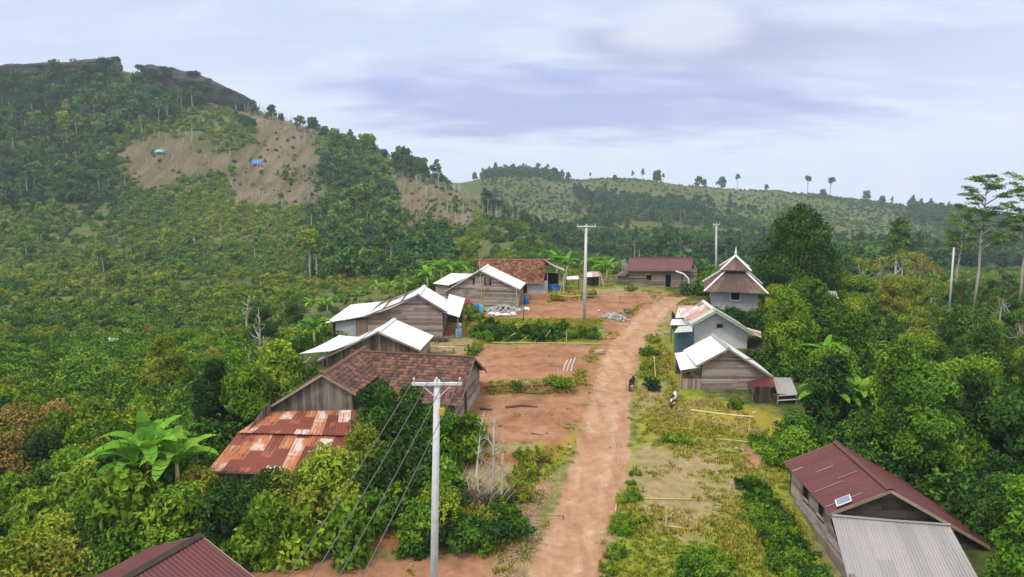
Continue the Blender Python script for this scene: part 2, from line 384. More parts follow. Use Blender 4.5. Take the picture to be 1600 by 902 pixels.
M['ground'] = groundmat()
# ------------------------------------------------------------------ ground sheet: village ridge, slopes, hill and far hills
def axis(lo, hi, step, far_lo, far_hi, grow=1.055, cap=7.0, cap_until=420):
    a = list(np.arange(lo, hi, step)); s = step; x = a[-1]
    while x < far_hi:
        s = s * grow if (x > cap_until or s < cap) else cap; x += s; a.append(x)
    s = step; x = a[0]; pre = []
    while x > far_lo:
        s = s * grow if (x < -cap_until or s < cap) else cap; x -= s; pre.append(x)
    return np.array(pre[::-1] + a)
gx = axis(-20, 27, .36, -1300, 1300); gy = axis(26, 99, .36, -6, 1400, cap_until=700)
XX, YY = np.meshgrid(gx, gy); ZZ = G(XX, YY)
PX, PY = pix(XX, YY, ZZ)
near = (YY < 118) & (np.abs(XX) < 60) & (YY > 12)
n_a = .9 * fbm(XX * .45, YY * .45, 21, 4)
def paint(polys, soft=.8, wob=1.0):
    """weights of a ground surface inside outlines on the village ridge (given as photo pixels of the sloping plane)"""
    w = np.zeros_like(XX)
    for P in polys:
        Q = np.array([gp(a, b) for a, b in P]); x0, y0 = Q.min(0) - 3; x1, y1 = Q.max(0) + 3
        k = (XX > x0) & (XX < x1) & (YY > y0) & (YY < y1)
        sd = poly_sd(XX[k], YY[k], Q) + wob * n_a[k]
        w[k] = np.maximum(w[k], sst(-soft, soft, sd))
    return w
ROAD = [(1040, 462), (1012, 478), (985, 500), (948, 545), (928, 600), (910, 660), (888, 740), (858, 800), (822, 902), (800, 965), (780, 1100), (905, 1100), (915, 965),
        (926, 902), (938, 850), (955, 800), (968, 760), (980, 700), (984, 650), (990, 600), (1006, 545), (1034, 500), (1066, 470), (1080, 462)]
A_ = {}
A_['road'] = paint([ROAD], .45, .55)
A_['red'] = paint([[(826, 470), (905, 468), (1042, 457), (1000, 486), (960, 500), (935, 503), (745, 500), (760, 488), (830, 488)],
                   [(730, 540), (926, 538), (918, 575), (905, 602), (755, 606), (735, 590)], [(750, 614), (905, 616), (898, 660), (880, 690), (752, 702)],
                   [(985, 480), (1040, 462), (1000, 495), (955, 545), (930, 600), (905, 660), (888, 650), (905, 600), (935, 540), (950, 505)],
                   [(380, 868), (640, 862), (745, 862), (800, 880), (790, 1000), (360, 1000)], [(1150, 692), (1205, 704), (1200, 742), (1150, 745)],
                   [(940, 830), (952, 830), (925, 960), (905, 960)]], .9, 1.3)
A_['tan'] = paint([[(995, 700), (1150, 695), (1165, 750), (1130, 800), (1105, 850), (1010, 800), (985, 740)], [(1080, 640), (1172, 646), (1168, 684), (1078, 668)],
                   [(990, 600), (1052, 590), (1048, 640), (990, 650)], [(690, 702), (845, 704), (820, 760), (770, 800), (715, 790)], [(640, 470), (700, 470), (830, 462), (870, 470), (830, 486), (760, 470)],
                   [(672, 528), (740, 530), (735, 556), (672, 556)], [(895, 456), (1030, 452), (1000, 468), (895, 466)], [(1000, 500), (1060, 470), (1090, 470), (1060, 500), (1040, 545), (1010, 545)]], 1.5, 2.0)
_d = np.abs(XX - road_center(YY) - .25 * fbm(YY * .25, YY * 0 + 2, 8, 2)); A_['track'] = np.exp(-((_d - .85) / .38) ** 2) * (.55 + .6 * n_a)
A_['tan'] = A_['tan'] * np.where((XX > 2.5) & (YY < 47), np.clip(.86 + .4 * fbm(XX * .6, YY * .6, 63, 3), 0, 1), 1)
A_['yel'] = paint([[(1005, 642), (1080, 624), (1180, 628), (1235, 664), (1190, 684), (1082, 672), (1075, 690), (1010, 688)], [(1052, 560), (1070, 572), (1088, 604), (1062, 610), (1040, 585)], [(1012, 530), (1040, 500), (1056, 520), (1030, 540)],
                   [(840, 690), (905, 668), (880, 720), (850, 725)]], 1.3, 1.9)
A_['grass'] = paint([[(985, 688), (1160, 690), (1250, 735), (1290, 910), (1290, 1040), (925, 1040), (955, 870), (975, 760)], [(1000, 520), (1090, 520), (1100, 625), (1240, 660), (1215, 690), (1000, 690), (985, 620)],
                     [(720, 500), (940, 503), (930, 538), (720, 535)], [(860, 450), (1050, 446), (1030, 468), (850, 470)], [(690, 700), (880, 700), (850, 820), (800, 880), (690, 860)], [(640, 470), (760, 460), (900, 440), (890, 470), (740, 500)],
                     [(895, 600), (925, 560), (930, 540), (905, 540), (880, 590)]], 1.0, 1.2)
A_['litter'] = paint([[(838, 740), (872, 752), (850, 800), (812, 902), (790, 960), (752, 960), (790, 850)]], .8, 1.0)
def paint_far(polys, y0, y1, soft, wob):
    w = np.zeros_like(XX)
    for P in polys:
        Q = np.array(P, float); k = (YY > y0) & (YY < y1) & (PX > Q[:, 0].min() - 40) & (PX < Q[:, 0].max() + 40)
        sd = poly_sd(PX[k], PY[k], Q) + wob * 22 * fbm(XX[k] * .03, YY[k] * .03, 33, 4)
        w[k] = np.maximum(w[k], sst(-soft, soft, sd))
    return w
BARE = [[(338, 165), (388, 160), (470, 188), (500, 235), (500, 318), (440, 322), (390, 312), (330, 280), (285, 276), (230, 308), (170, 290), (198, 232), (245, 218), (330, 228), (392, 224), (376, 190)],
        [(562, 232), (612, 234), (658, 286), (740, 318), (716, 366), (640, 356), (604, 300)], [(0, 640), (30, 600), (60, 640), (40, 690), (0, 680)], [(1000, 470), (1000, 471), (1001, 470)]]
MEADOW = [[(198, 262), (250, 226), (312, 236), (330, 256), (285, 262), (225, 286)], [(296, 170), (345, 172), (372, 190), (388, 222), (330, 228), (255, 214)]]
FARBARE = [[(850, 352), (930, 368), (1090, 376), (1075, 402), (870, 398)], [(735, 300), (800, 320), (830, 345), (790, 352), (745, 330)], [(955, 300), (1040, 300), (1070, 320), (980, 330)]]
A_['bare'] = np.maximum(paint_far(BARE, 100, 540, 16, 1.5), .75 * paint_far(FARBARE, 240, 1000, 9, 1.0))
farm = sst(240, 420, YY) * sst(-60, 60, XX - (-.02 * YY)) * (.25 + .75 * sst(-.15, .25, fbm(XX * .006 + 3, YY * .006, 41, 3)))
A_['meadow'] = np.maximum.reduce([paint_far(MEADOW, 200, 540, 8, .6), farm, .35 + .4 * sst(-.1, .3, fbm(XX * .02, YY * .02, 43, 3)) * (YY > 60)]) * (1 - A_['bare'] * .9 * (YY < 540))
_gz = np.hypot(np.gradient(ZZ, axis=0) / np.gradient(gy)[:, None], np.gradient(ZZ, axis=1) / np.gradient(gx)[None, :])
A_['bank'] = sst(.22, .5, _gz) * sst(22, 27, YY) * (1 - sst(92, 97, YY)) * (XX > xleft(YY) + 1) * (XX < 8)
vil = (1 - sst(-2, 3, xleft(YY) + 3 - XX)) * (1 - sst(-2, 3, XX - xright(YY) + 8)) * (1 - sst(95, 101, YY)) * sst(20, 26, YY)
A_['meadow'] = A_['meadow'] * (1 - vil)
A_['tan'] = np.maximum(A_['tan'], vil * np.clip(.52 + .35 * fbm(XX * .5, YY * .5, 61, 3), 0, 1) * (1 - A_['grass'])); A_['grass'] = np.maximum(A_['grass'], vil * .42)
WAT = {k: v for k, v in A_.items()}
NX, NY = len(gx), len(gy)
ii = (np.arange(NY - 1)[:, None] * NX + np.arange(NX - 1)[None, :]).ravel()
quads = np.stack([ii, ii + 1, ii + NX + 1, ii + NX], -1)
cx = XX.ravel()[quads].mean(1); cy = YY.ravel()[quads].mean(1); cr = A_['road'].ravel()[quads].mean(1)
k_road = (cr > .5) & (cy > 14)
k_far = ~k_road & ((cy > 560) | ((cy > 215) & (cx > -.04 * cy)))
k_hill = ~k_road & ~k_far & ((cy > 118) | (cx < -46) & (cy > 60))
k_gr = ~(k_road | k_far | k_hill)
V = np.stack([XX.ravel(), YY.ravel(), ZZ.ravel()], -1)
for nm, k in (('ground', k_gr), ('dirt_road', k_road), ('hill', k_hill), ('far_hills', k_far)):
    q = quads[k]; used, inv = np.unique(q, return_inverse=True); q = inv.reshape(q.shape)
    me = bpy.data.meshes.new(nm); me.vertices.add(len(used)); me.vertices.foreach_set('co', V[used].ravel().astype(np.float32))
    me.loops.add(q.size); me.loops.foreach_set('vertex_index', q.ravel().astype(np.int32)); me.polygons.add(len(q))
    me.polygons.foreach_set('loop_start', np.arange(0, q.size, 4, dtype=np.int32)); me.update(calc_edges=True)
    for key, w in A_.items():
        a = me.attributes.new(key, 'FLOAT', 'POINT'); a.data.foreach_set('value', w.ravel()[used].astype(np.float32))
    me.polygons.foreach_set('use_smooth', np.ones(len(q), bool)); me.materials.append(M['ground'])
    o = bpy.data.objects.new(nm, me); COL.objects.link(o); tag(o, kind='structure')
from bisect import bisect_right
def weight_at(key, x, y):
    i = min(max(bisect_right(gx, x) - 1, 0), NX - 1); j = min(max(bisect_right(gy, y) - 1, 0), NY - 1)
    return WAT[key][j, i]

G_exact = G
def G(x, y):
    """height of the finished ground sheet"""
    x = np.asarray(x, float); y = np.asarray(y, float)
    i = np.clip(np.searchsorted(gx, x) - 1, 0, NX - 2); j = np.clip(np.searchsorted(gy, y) - 1, 0, NY - 2)
    a = np.clip((x - gx[i]) / (gx[i + 1] - gx[i]), 0, 1); b = np.clip((y - gy[j]) / (gy[j + 1] - gy[j]), 0, 1)
    return (ZZ[j, i] * (1 - a) + ZZ[j, i + 1] * a) * (1 - b) + (ZZ[j + 1, i] * (1 - a) + ZZ[j + 1, i + 1] * a) * b
# ------------------------------------------------------------------ camera, sky, sun, air
cam = bpy.data.objects.new('camera', bpy.data.cameras.new('camera')); COL.objects.link(cam)
cam.location = (0, 0, CAMZ); cam.rotation_euler = (math.pi / 2 - PITCH, 0, 0)
cam.data.sensor_width = 36; cam.data.lens = 36 * F / W0; cam.data.clip_start = .3; cam.data.clip_end = 6000
scene.camera = cam
SUN_EL, SUN_AZ = R(58), R(215)                     # high sun behind thin cloud, behind the viewer's left shoulder
w = bpy.data.worlds.new('World'); scene.world = w; w.use_nodes = True
nt = w.node_tree; nt.nodes.clear()
def N(typ, **kw):
    nd = nt.nodes.new('ShaderNode' + typ)
    for k, v in kw.items(): setattr(nd, k, v)
    return nd
def S(sock, v):
    if isinstance(v, bpy.types.NodeSocket): nt.links.new(v, sock)
    else: sock.default_value = v
def mth(op, a, b=0.0, clamp=False):
    nd = N('Math', operation=op, use_clamp=clamp); S(nd.inputs[0], a); S(nd.inputs[1], b); return nd.outputs[0]
def rngw(v, a, b, c=0.0, d=1.0):
    nd = N('MapRange', interpolation_type='SMOOTHSTEP'); S(nd.inputs[0], v)
    for i, q in enumerate((a, b, c, d)): nd.inputs[i + 1].default_value = q
    return nd.outputs[0]
def mixc(f, a, b):
    nd = N('Mix', data_type='RGBA'); S(nd.inputs[0], f); S(nd.inputs[6], (*a, 1) if isinstance(a, tuple) else a); S(nd.inputs[7], (*b, 1) if isinstance(b, tuple) else b); return nd.outputs[2]
sky = N('TexSky', sky_type='NISHITA'); sky.sun_disc = False; sky.sun_elevation = SUN_EL; sky.sun_rotation = SUN_AZ; sky.altitude = 800; sky.air_density = 1.0; sky.dust_density = 2.0
tc = N('TexCoord'); sep = N('SeparateXYZ'); S(sep.inputs[0], tc.outputs['Generated'])
dz = mth('MAXIMUM', sep.outputs[2], 0.0)
den = mth('ADD', dz, .22)
comb = N('CombineXYZ'); S(comb.inputs[0], mth('DIVIDE', sep.outputs[0], den)); S(comb.inputs[1], mth('DIVIDE', sep.outputs[1], den)); S(comb.inputs[2], 0.0)
def cloud(scale, loc, sx=1.0, sy=1.0, detail=5, rough=.5, dist=.3):
    mp = N('Mapping'); S(mp.inputs[0], comb.outputs[0]); mp.inputs[1].default_value = loc; mp.inputs[3].default_value = (sx, sy, 1)
    nz = N('TexNoise'); S(nz.inputs['Vector'], mp.outputs[0]); nz.inputs['Scale'].default_value = scale; nz.inputs['Detail'].default_value = detail; nz.inputs['Roughness'].default_value = rough; nz.inputs['Distortion'].default_value = dist
    return nz.outputs['Fac']
K = 10.0                                            # the background strength is 0.1
c1 = cloud(1.05, (1.7, .4, 0), 1.0, 1.5); c2 = cloud(2.3, (4.1, 2.2, 0), .8, 1.6, 6); c3 = cloud(.7, (9.2, 5.6, 0), 1, 1.3, 3)
# smooth deck of thin cloud: pale blue low down, whiter shreds, grey-violet undersides to the right
elev = dz
deck = mixc(rngw(elev, .0, .16), (.60 * K, .67 * K, .82 * K), (.50 * K, .56 * K, .72 * K))
deck = mixc(mth('MULTIPLY', rngw(c2, .42, .68), .5), deck, (.66 * K, .70 * K, .79 * K))
def band(cx_, cz_, wx, wz):
    """a broad bank of cloud round one bearing and height"""
    ax = mth('SUBTRACT', mth('DIVIDE', sep.outputs[0], mth('MAXIMUM', sep.outputs[1], .05)), cx_); az = mth('SUBTRACT', mth('DIVIDE', sep.outputs[2], mth('MAXIMUM', sep.outputs[1], .05)), cz_)
    ax = mth('DIVIDE', ax, wx); az = mth('DIVIDE', az, wz)
    q = mth('ADD', mth('MULTIPLY', ax, ax), mth('MULTIPLY', az, az))
    q = mth('ADD', q, mth('MULTIPLY', mth('SUBTRACT', c2, .5), 2.2)); q = mth('ADD', q, mth('MULTIPLY', mth('SUBTRACT', c1, .5), 1.4))
    return rngw(q, 1.25, .0)
deck = mixc(mth('MULTIPLY', band(.12, .075, .40, .06), .95), deck, (.33 * K, .36 * K, .63 * K))
deck = mixc(mth('MULTIPLY', band(.33, .145, .34, .045), .85), deck, (.37 * K, .39 * K, .57 * K))
deck = mixc(mth('MULTIPLY', band(.62, .13, .3, .05), .7), deck, (.50 * K, .54 * K, .74 * K))
deck = mixc(mth('MULTIPLY', band(.22, .165, .10, .035), .75), deck, (.66 * K, .68 * K, .76 * K))
deck = mixc(rngw(elev, .22, .70), deck, (1.34 * K, 1.27 * K, 1.18 * K))     # an overcast sky is brightest overhead
fin = mixc(.9, sky.outputs[0], deck)
bg = N('Background'); S(bg.inputs[0], fin); bg.inputs[1].default_value = .1
wo = N('OutputWorld'); nt.links.new(bg.outputs[0], wo.inputs[0])
sun = bpy.data.objects.new('sun', bpy.data.lights.new('sun', 'SUN')); COL.objects.link(sun)
sun.data.energy = 1.5; sun.data.angle = R(10); sun.data.color = (1, .95, .87)
d = Vector((math.sin(SUN_AZ) * math.cos(SUN_EL), math.cos(SUN_AZ) * math.cos(SUN_EL), math.sin(SUN_EL)))
sun.rotation_euler = d.to_track_quat('Z', 'Y').to_euler()
vs = scene.view_settings; vs.view_transform = 'Standard'; vs.look = 'None'; vs.exposure = 0.45; vs.gamma = 1.0
scene.render.engine = 'CYCLES'; cy_ = scene.cycles
cy_.use_denoising = True; cy_.max_bounces = 6; cy_.diffuse_bounces = 3; cy_.transmission_bounces = 4; cy_.volume_bounces = 1; cy_.transparent_max_bounces = 8
cy_.use_adaptive_sampling = True; cy_.adaptive_threshold = .02
hz = MB(); z0_, z1_ = float(ZZ.min()) - 1.0, max(float(ZZ.max()) + 26.0, CAMZ + 3)
hz.box(((gx[0] + gx[-1]) / 2, (gy[0] + gy[-1]) / 2, z0_), gx[-1] - gx[0] + 8, gy[-1] - gy[0] + 60, z1_ - z0_); HZ = hz.build('haze', None); tag(HZ, kind='stuff')
hm = bpy.data.materials.new('thin_air'); hm.use_nodes = True; hm.node_tree.nodes.clear()
ho = hm.node_tree.nodes.new('ShaderNodeOutputMaterial'); hv = hm.node_tree.nodes.new('ShaderNodeVolumePrincipled')
hv.inputs['Density'].default_value = .00022; hv.inputs['Color'].default_value = (.72, .84, 1, 1); hm.node_tree.links.new(hv.outputs[0], ho.inputs['Volume'])
HZ.data.materials.append(hm)
# ------------------------------------------------------------------ buildings
UP = Vector((0, 0, 1))
def sheet(name, p0, p1, p2, p3, mat, parent, corr=(.2, .018), thick=.03, sag=0.0, nv=6, rows=None, label=None, per=6, lift=0.0):
    """roof covering between eave p0->p1 and ridge p3->p2, corrugated down the slope; rows=(length, step) makes overlapping tile courses"""
    p0, p1, p2, p3 = map(Vector, (p0, p1, p2, p3)); wm = ((p1 - p0).length + (p2 - p3).length) / 2; hm_ = ((p3 - p0).length + (p2 - p1).length) / 2
    nrm = ((p1 - p0).cross(p3 - p0)).normalized()
    if nrm.z < 0: nrm = -nrm
    nu = max(2, int(wm / corr[0] * per)); us = np.linspace(0, 1, nu + 1)
    if rows:
        nr = max(2, int(hm_ / rows[0])); vv = []; st = []
        for k in range(nr): vv += [k / nr, (k + .999) / nr]; st += [rows[1], 0.0]
    else: vv = list(np.linspace(0, 1, nv + 1)); st = [0.0] * len(vv)
    vv = np.array(vv); st = np.array(st); U, Vv = np.meshgrid(us, vv)
    P = [np.array(q) for q in (p0, p1, p2, p3)]
    B = (P[0] * ((1 - U) * (1 - Vv))[..., None] + P[1] * (U * (1 - Vv))[..., None] + P[2] * (U * Vv)[..., None] + P[3] * ((1 - U) * Vv)[..., None])
    ph = (np.floor(Vv * (hm_ / rows[0])) % 2 * .5 if rows else 0)
    jit = .03 * (vnoise(U * wm * .8 + p0.x * 3, Vv * hm_ * .6 + p0.y, 77) - .5) * (1.0 if wm > 2 else .3)
    off = lift + corr[1] * np.sin(2 * np.pi * (U * wm / corr[0] + ph)) + st[:, None] + jit - sag * 4 * Vv * (1 - Vv)
    T = B + np.array(nrm) * off[..., None]; Bt = T - np.array(nrm) * thick
    nU, nV = len(us), len(vv); vs = np.concatenate([T.reshape(-1, 3), Bt.reshape(-1, 3)]); uv = np.stack([U * wm, Vv * hm_], -1).reshape(-1, 2); uv = np.concatenate([uv, uv])
    i = (np.arange(nV - 1)[:, None] * nU + np.arange(nU - 1)[None]).ravel(); n = nU * nV
    top = np.stack([i, i + 1, i + nU + 1, i + nU], -1); bot = np.stack([i + nU, i + nU + 1, i + 1, i], -1) + n
    e = [np.arange(nU - 1), (nV - 1) * nU + np.arange(nU - 1)]; rim = []
    rim.append(np.stack([e[0], e[0] + n, e[0] + 1 + n, e[0] + 1], -1)); rim.append(np.stack([e[1] + 1, e[1] + 1 + n, e[1] + n, e[1]], -1))
    a = np.arange(nV - 1) * nU; rim.append(np.stack([a + nU, a + nU + n, a + n, a], -1)); a = a + nU - 1; rim.append(np.stack([a, a + n, a + nU + n, a + nU], -1))
    fs = np.concatenate([top, bot] + rim)
    m = MB(); m.v = vs.tolist(); m.f = [tuple(f) for f in fs.tolist()]; m.lv = [.5] * len(fs); m.uv = uv.tolist()
    return m.build(name, mat, parent, label=label)
def planks(name, mat, parent, P0, A, t0, t1, zb, ztop, orient='h', board=.2, holes=(), thick=.03, out=None, gap=.012, label=None, ragged=0.0):
    """a wall of single boards: P0 + A*t, from zb up to ztop(t), with openings left out"""
    A = Vector(A).normalized(); Nn = A.cross(UP).normalized() if out is None else Vector(out).normalized()
    m = MB(); rnd = random.Random(hash((round(P0[0], 2), round(P0[1], 2), round(t0, 2))) & 0xffff)
    P = lambda t, z, o: Vector((P0[0], P0[1], 0)) + A * t + Nn * o + Vector((0, 0, z))
    ts = np.linspace(t0, t1, 81)
    if orient == 'h':
        z = zb; zm = max(ztop(t) for t in ts)
        while z < zm - .04:
            bh = board * rnd.uniform(.8, 1.15); z2 = min(z + bh - gap, zm - .01)
            lo = [t for t in ts if ztop(t) > z + .01]; hi = [t for t in ts if ztop(t) > z2] or lo
            if lo:
                ivs = [(lo[0], lo[-1], hi[0], hi[-1])]
                for (h0, h1, g0, g1) in holes:
                    if z2 > g0 and z < g1:
                        nw = []
                        for (a, b, c, d) in ivs:
                            if h0 > a: nw.append((a, min(b, h0), c, min(d, h0)))
                            if h1 < b: nw.append((max(a, h1), b, max(c, h1), d))
                        ivs = nw
                for (a, b, c, d) in ivs:
                    if b - a < .03: continue
                    cut = a + (b - a) * rnd.uniform(.3, .7) if (b - a) > 2.5 and rnd.random() < .6 else None
                    segs = [(a, b, c, d)] if cut is None or not (c < cut < d) else [(a, cut - .01, c, cut - .01), (cut + .01, b, cut + .01, d)]
                    for (a_, b_, c_, d_) in segs:
                        o = rnd.uniform(0, .018); tl = rnd.uniform(-.012, .012); x = rnd.uniform(-ragged, ragged)
                        bq = [P(a_ + x, z, o - thick), P(a_ + x, z, o), P(b_ + x, z + tl, o), P(b_ + x, z + tl, o - thick)]
                        tq = [P(c_ + x, z2, o - thick), P(c_ + x, z2, o), P(d_ + x, z2 + tl, o), P(d_ + x, z2 + tl, o - thick)]
                        m.add(bq + tq, [(0, 1, 2, 3), (7, 6, 5, 4), (4, 5, 1, 0), (5, 6, 2, 1), (6, 7, 3, 2), (7, 4, 0, 3)], rnd.random())
            z += bh
    else:
        t = t0
        while t < t1 - .02:
            bw = board * rnd.uniform(.8, 1.2); t2 = min(t + bw - gap, t1); za, zc = ztop(t), ztop(t2)
            rngs = [(zb, None)]
            for (h0, h1, g0, g1) in holes:
                if t2 > h0 and t < h1: rngs = [(zb, g0), (g1, None)] if g0 > zb + .05 else [(g1, None)]
            for (z0, z1) in rngs:
                ta, tc = (za, zc) if z1 is None else (min(za, z1), min(zc, z1))
                if max(ta, tc) - z0 < .03: continue
                o = rnd.uniform(0, .018); q = rnd.uniform(-ragged, ragged)
                bq = [P(t, z0 + q, o - thick), P(t, z0 + q, o), P(t2, z0 + q, o), P(t2, z0 + q, o - thick)]
                tq = [P(t, ta, o - thick), P(t, ta, o), P(t2, tc, o), P(t2, tc, o - thick)]
                m.add(bq + tq, [(0, 1, 2, 3), (7, 6, 5, 4), (4, 5, 1, 0), (5, 6, 2, 1), (6, 7, 3, 2), (7, 4, 0, 3)], rnd.random())
            t += bw
    return m.build(name, mat, parent, label=label) if m.v else None
def flatwall(name, mat, parent, P0, A, t0, t1, zb, ztop, out=None, thick=.1, knots=(), label=None):
    A = Vector(A).normalized(); Nn = A.cross(UP).normalized() if out is None else Vector(out).normalized()
    ts = sorted({t0, t1, *[k for k in knots if t0 < k < t1]}); m = MB()
    P = lambda t, z, o: Vector((P0[0], P0[1], 0)) + A * t + Nn * o + Vector((0, 0, z))
    for a, b in zip(ts[:-1], ts[1:]):
        m.hexa([P(a, zb, -thick), P(b, zb, -thick), P(b, zb, 0), P(a, zb, 0)], [P(a, ztop(a), -thick), P(b, ztop(b), -thick), P(b, ztop(b), 0), P(a, ztop(a), 0)], .5)
    return m.build(name, mat, parent, label=label)
def opening(parent, name, P0, A, t0, t1, z0, z1, frame_mat, fill_mat, out=None, sill=False):
    """a door or window set into its hole: fill panel, with frame (and sill) as sub-parts"""
    A = Vector(A).normalized(); Nn = A.cross(UP).normalized() if out is None else Vector(out).normalized()
    P = lambda t, z, o: Vector((P0[0], P0[1], 0)) + A * t + Nn * o + Vector((0, 0, z))
    m = MB(); m.hexa([P(t0 + .04, z0, -.10), P(t1 - .04, z0, -.10), P(t1 - .04, z0, -.06), P(t0 + .04, z0, -.06)], [P(t0 + .04, z1 - .04, -.10), P(t1 - .04, z1 - .04, -.10), P(t1 - .04, z1 - .04, -.06), P(t0 + .04, z1 - .04, -.06)])
    o = m.build(name, fill_mat, parent); f = MB()
    f.beam(P(t0, z0, .02), P(t0, z1, .02), .07); f.beam(P(t1, z0, .02), P(t1, z1, .02), .07); f.beam(P(t0 - .05, z1, .025), P(t1 + .05, z1, .025), .08)
    f.build('frame', frame_mat, o)
    if sill:
        s = MB(); s.beam(P(t0 - .05, z0, .035), P(t1 + .05, z0, .035), .09); s.build('sill', frame_mat, o)
    return o
class Gable:
    """gabled building: Rp ridge end seen, D ridge direction (into the building), profile lateral (tl,zl)-(0,zr)-(tr,zr2)"""
    def __init__(s, name, label, cat, Rp, D, L, tl, zl, tr, zrr, roof_mat, oF=.35, oB=.3, oS=.3, corr=(.2, .018), rows=None, right_mat=None, cap_mat=None, fascia=None, group=None, sagL=0., sagR=0.):
        s.R = Vector(Rp); s.D = Vector((D[0], D[1], 0)).normalized(); s.A = Vector((s.D.y, -s.D.x, 0)); s.L = L
        s.prof = [(tl, zl), (0, s.R.z), (tr, zrr)]; s.tl, s.tr = tl, tr; s.oF, s.oB, s.oS = oF, oB, oS
        c = s.P(0, L / 2); s.zb = min(G1(*s.P(t, d)[:2]) for t in (tl, 0, tr) for d in (0, L / 2, L)) - .05; s.zg = G1(c.x, c.y)
        s.o = empty(name, (c.x, c.y, s.zg), label, cat, group)
        p = lambda t, d, z: s.P(t, d, z)
        s.rl = sheet('roof', p(tl, 0, zl), p(tl, L, zl), p(0, L, s.R.z), p(0, 0, s.R.z), roof_mat, s.o, corr, rows=rows, sag=sagL)
        s.rr = sheet('roof', p(tr, L, zrr), p(tr, 0, zrr), p(0, 0, s.R.z), p(0, L, s.R.z), right_mat or roof_mat, s.o, corr, rows=rows, sag=sagR)
        m = MB(); q = .06
        for a, b in (((-.22, s.ztop(-.22) + q), (0, s.R.z + q)), ((0, s.R.z + q), (.22, s.ztop(.22) + q))):
            m.hexa([p(a[0], -.04, a[1]), p(b[0], -.04, b[1]), p(b[0], L + .04, b[1]), p(a[0], L + .04, a[1])], [p(a[0], -.04, a[1] + .03), p(b[0], -.04, b[1] + .03), p(b[0], L + .04, b[1] + .03), p(a[0], L + .04, a[1] + .03)], .4)
        m.build('ridge_cap', cap_mat or roof_mat, s.o)
        fm = fascia or M['wood']
        for d in (.0, L):
            m = MB(); dd = d - .03 if d == 0 else d + .03
            for (ta, za), (tb, zb_) in zip(s.prof[:-1], s.prof[1:]): m.beam(p(ta, dd, za - .09), p(tb, dd, zb_ - .09), .035, .15)
            m.build('barge_board', fm, s.o)
        for f_ in (.33, .66):
            for sgn, (te, ze) in ((-1, s.prof[0]), (1, s.prof[2])):
                MB().beam(p(te * f_, .02, s.ztop(te * f_) - .11), p(te * f_, L - .02, s.ztop(te * f_) - .11), .07, .09).build('purlin', M['wood_dark'], s.o)
    def P(s, t, d, z=None):
        v = s.R + s.A * t + s.D * d
        return Vector((v.x, v.y, s.R.z if z is None else z))
    def ztop(s, t): return float(np.interp(t, [q[0] for q in s.prof], [q[1] for q in s.prof]))
    def under(s, t): return s.ztop(t) - .07
    def walls(s, mat=None, orient='h', front=True, back=True, left=True, right=True, holes={}, board=.2, zF=None, mats={}, ragged=0., wl=None, wr=None, flat=False, front_d=None):
        mat = mat or M['wood']; a = s.tl + s.oS if wl is None else wl; b = s.tr - s.oS if wr is None else wr; d0 = s.oF if front_d is None else front_d; d1 = s.L - s.oB
        s.wa, s.wb, s.d0, s.d1 = a, b, d0, d1
        def mk(nm, P0, A, t0, t1, zb, zt, key, out, kn=()):
            mm = mats.get(key, mat)
            if flat: return flatwall(nm, mm, s.o, P0, A, t0, t1, zb, zt, out, knots=kn)
            return planks(nm, mm, s.o, P0, A, t0, t1, zb, zt, (orient if isinstance(orient, str) else orient.get(key, 'h')), board, holes.get(key, ()), out=out, ragged=ragged)
        if front: mk('wall', s.P(0, d0), s.A, a, b, s.zb if zF is None else zF, s.under, 'F', -s.D, (0,))
        if back: mk('wall', s.P(0, d1), s.A, a, b, s.zb, s.under, 'B', s.D, (0,))
        if left: mk('wall', s.P(a, 0), s.D, d0 + .04, d1 - .04, s.zb, lambda t: s.under(a), 'L', -s.A)
        if right: mk('wall', s.P(b, 0), s.D, d0 + .04, d1 - .04, s.zb, lambda t: s.under(b), 'R', s.A)
        for t in (a, b):
            for d in (d0 + .1, d1 - .1): MB().beam(s.P(t * .985, d, s.zb), s.P(t * .985, d, s.under(t)), .12).build('corner_post', M['wood_dark'], s.o)
    def window(s, side, t0, t1, z0, z1, name='window', fill=None, frame=None, sill=True):
        z0 += s.zg; z1 += s.zg
        P0, A, out = {'F': (s.P(0, s.d0), s.A, -s.D), 'L': (s.P(s.wa, 0), s.D, -s.A), 'R': (s.P(s.wb, 0), s.D, s.A)}[side]
        return opening(s.o, name, P0, A, t0, t1, z0, z1, frame or M['wood'], fill or M['dark'], out, sill)
def gable_px(name, label, cat, Rpx, Yf, EL, ER, yaw, L, roof_mat, **kw):
    Rp = at(*Rpx, Yf); D = Vector((math.sin(R(yaw)), math.cos(R(yaw)), 0)); A = Vector((D.y, -D.x, 0))
    l = on_plane(*EL, Rp, D); r = on_plane(*ER, Rp, D)
    return Gable(name, label, cat, Rp, D, L, (l - Rp).dot(A), l.z, (r - Rp).dot(A), r.z, roof_mat, **kw)
def posts(parent, pts, mat, w=.1, name='post'):
    for (x, y, zt) in pts:
        m = MB(); g = G1(x, y) - .1; m.tube([(x, y, g), (x + random.uniform(-.05, .05), y, zt)], [w * .6, w * .5], 6); m.build(name, mat, parent)

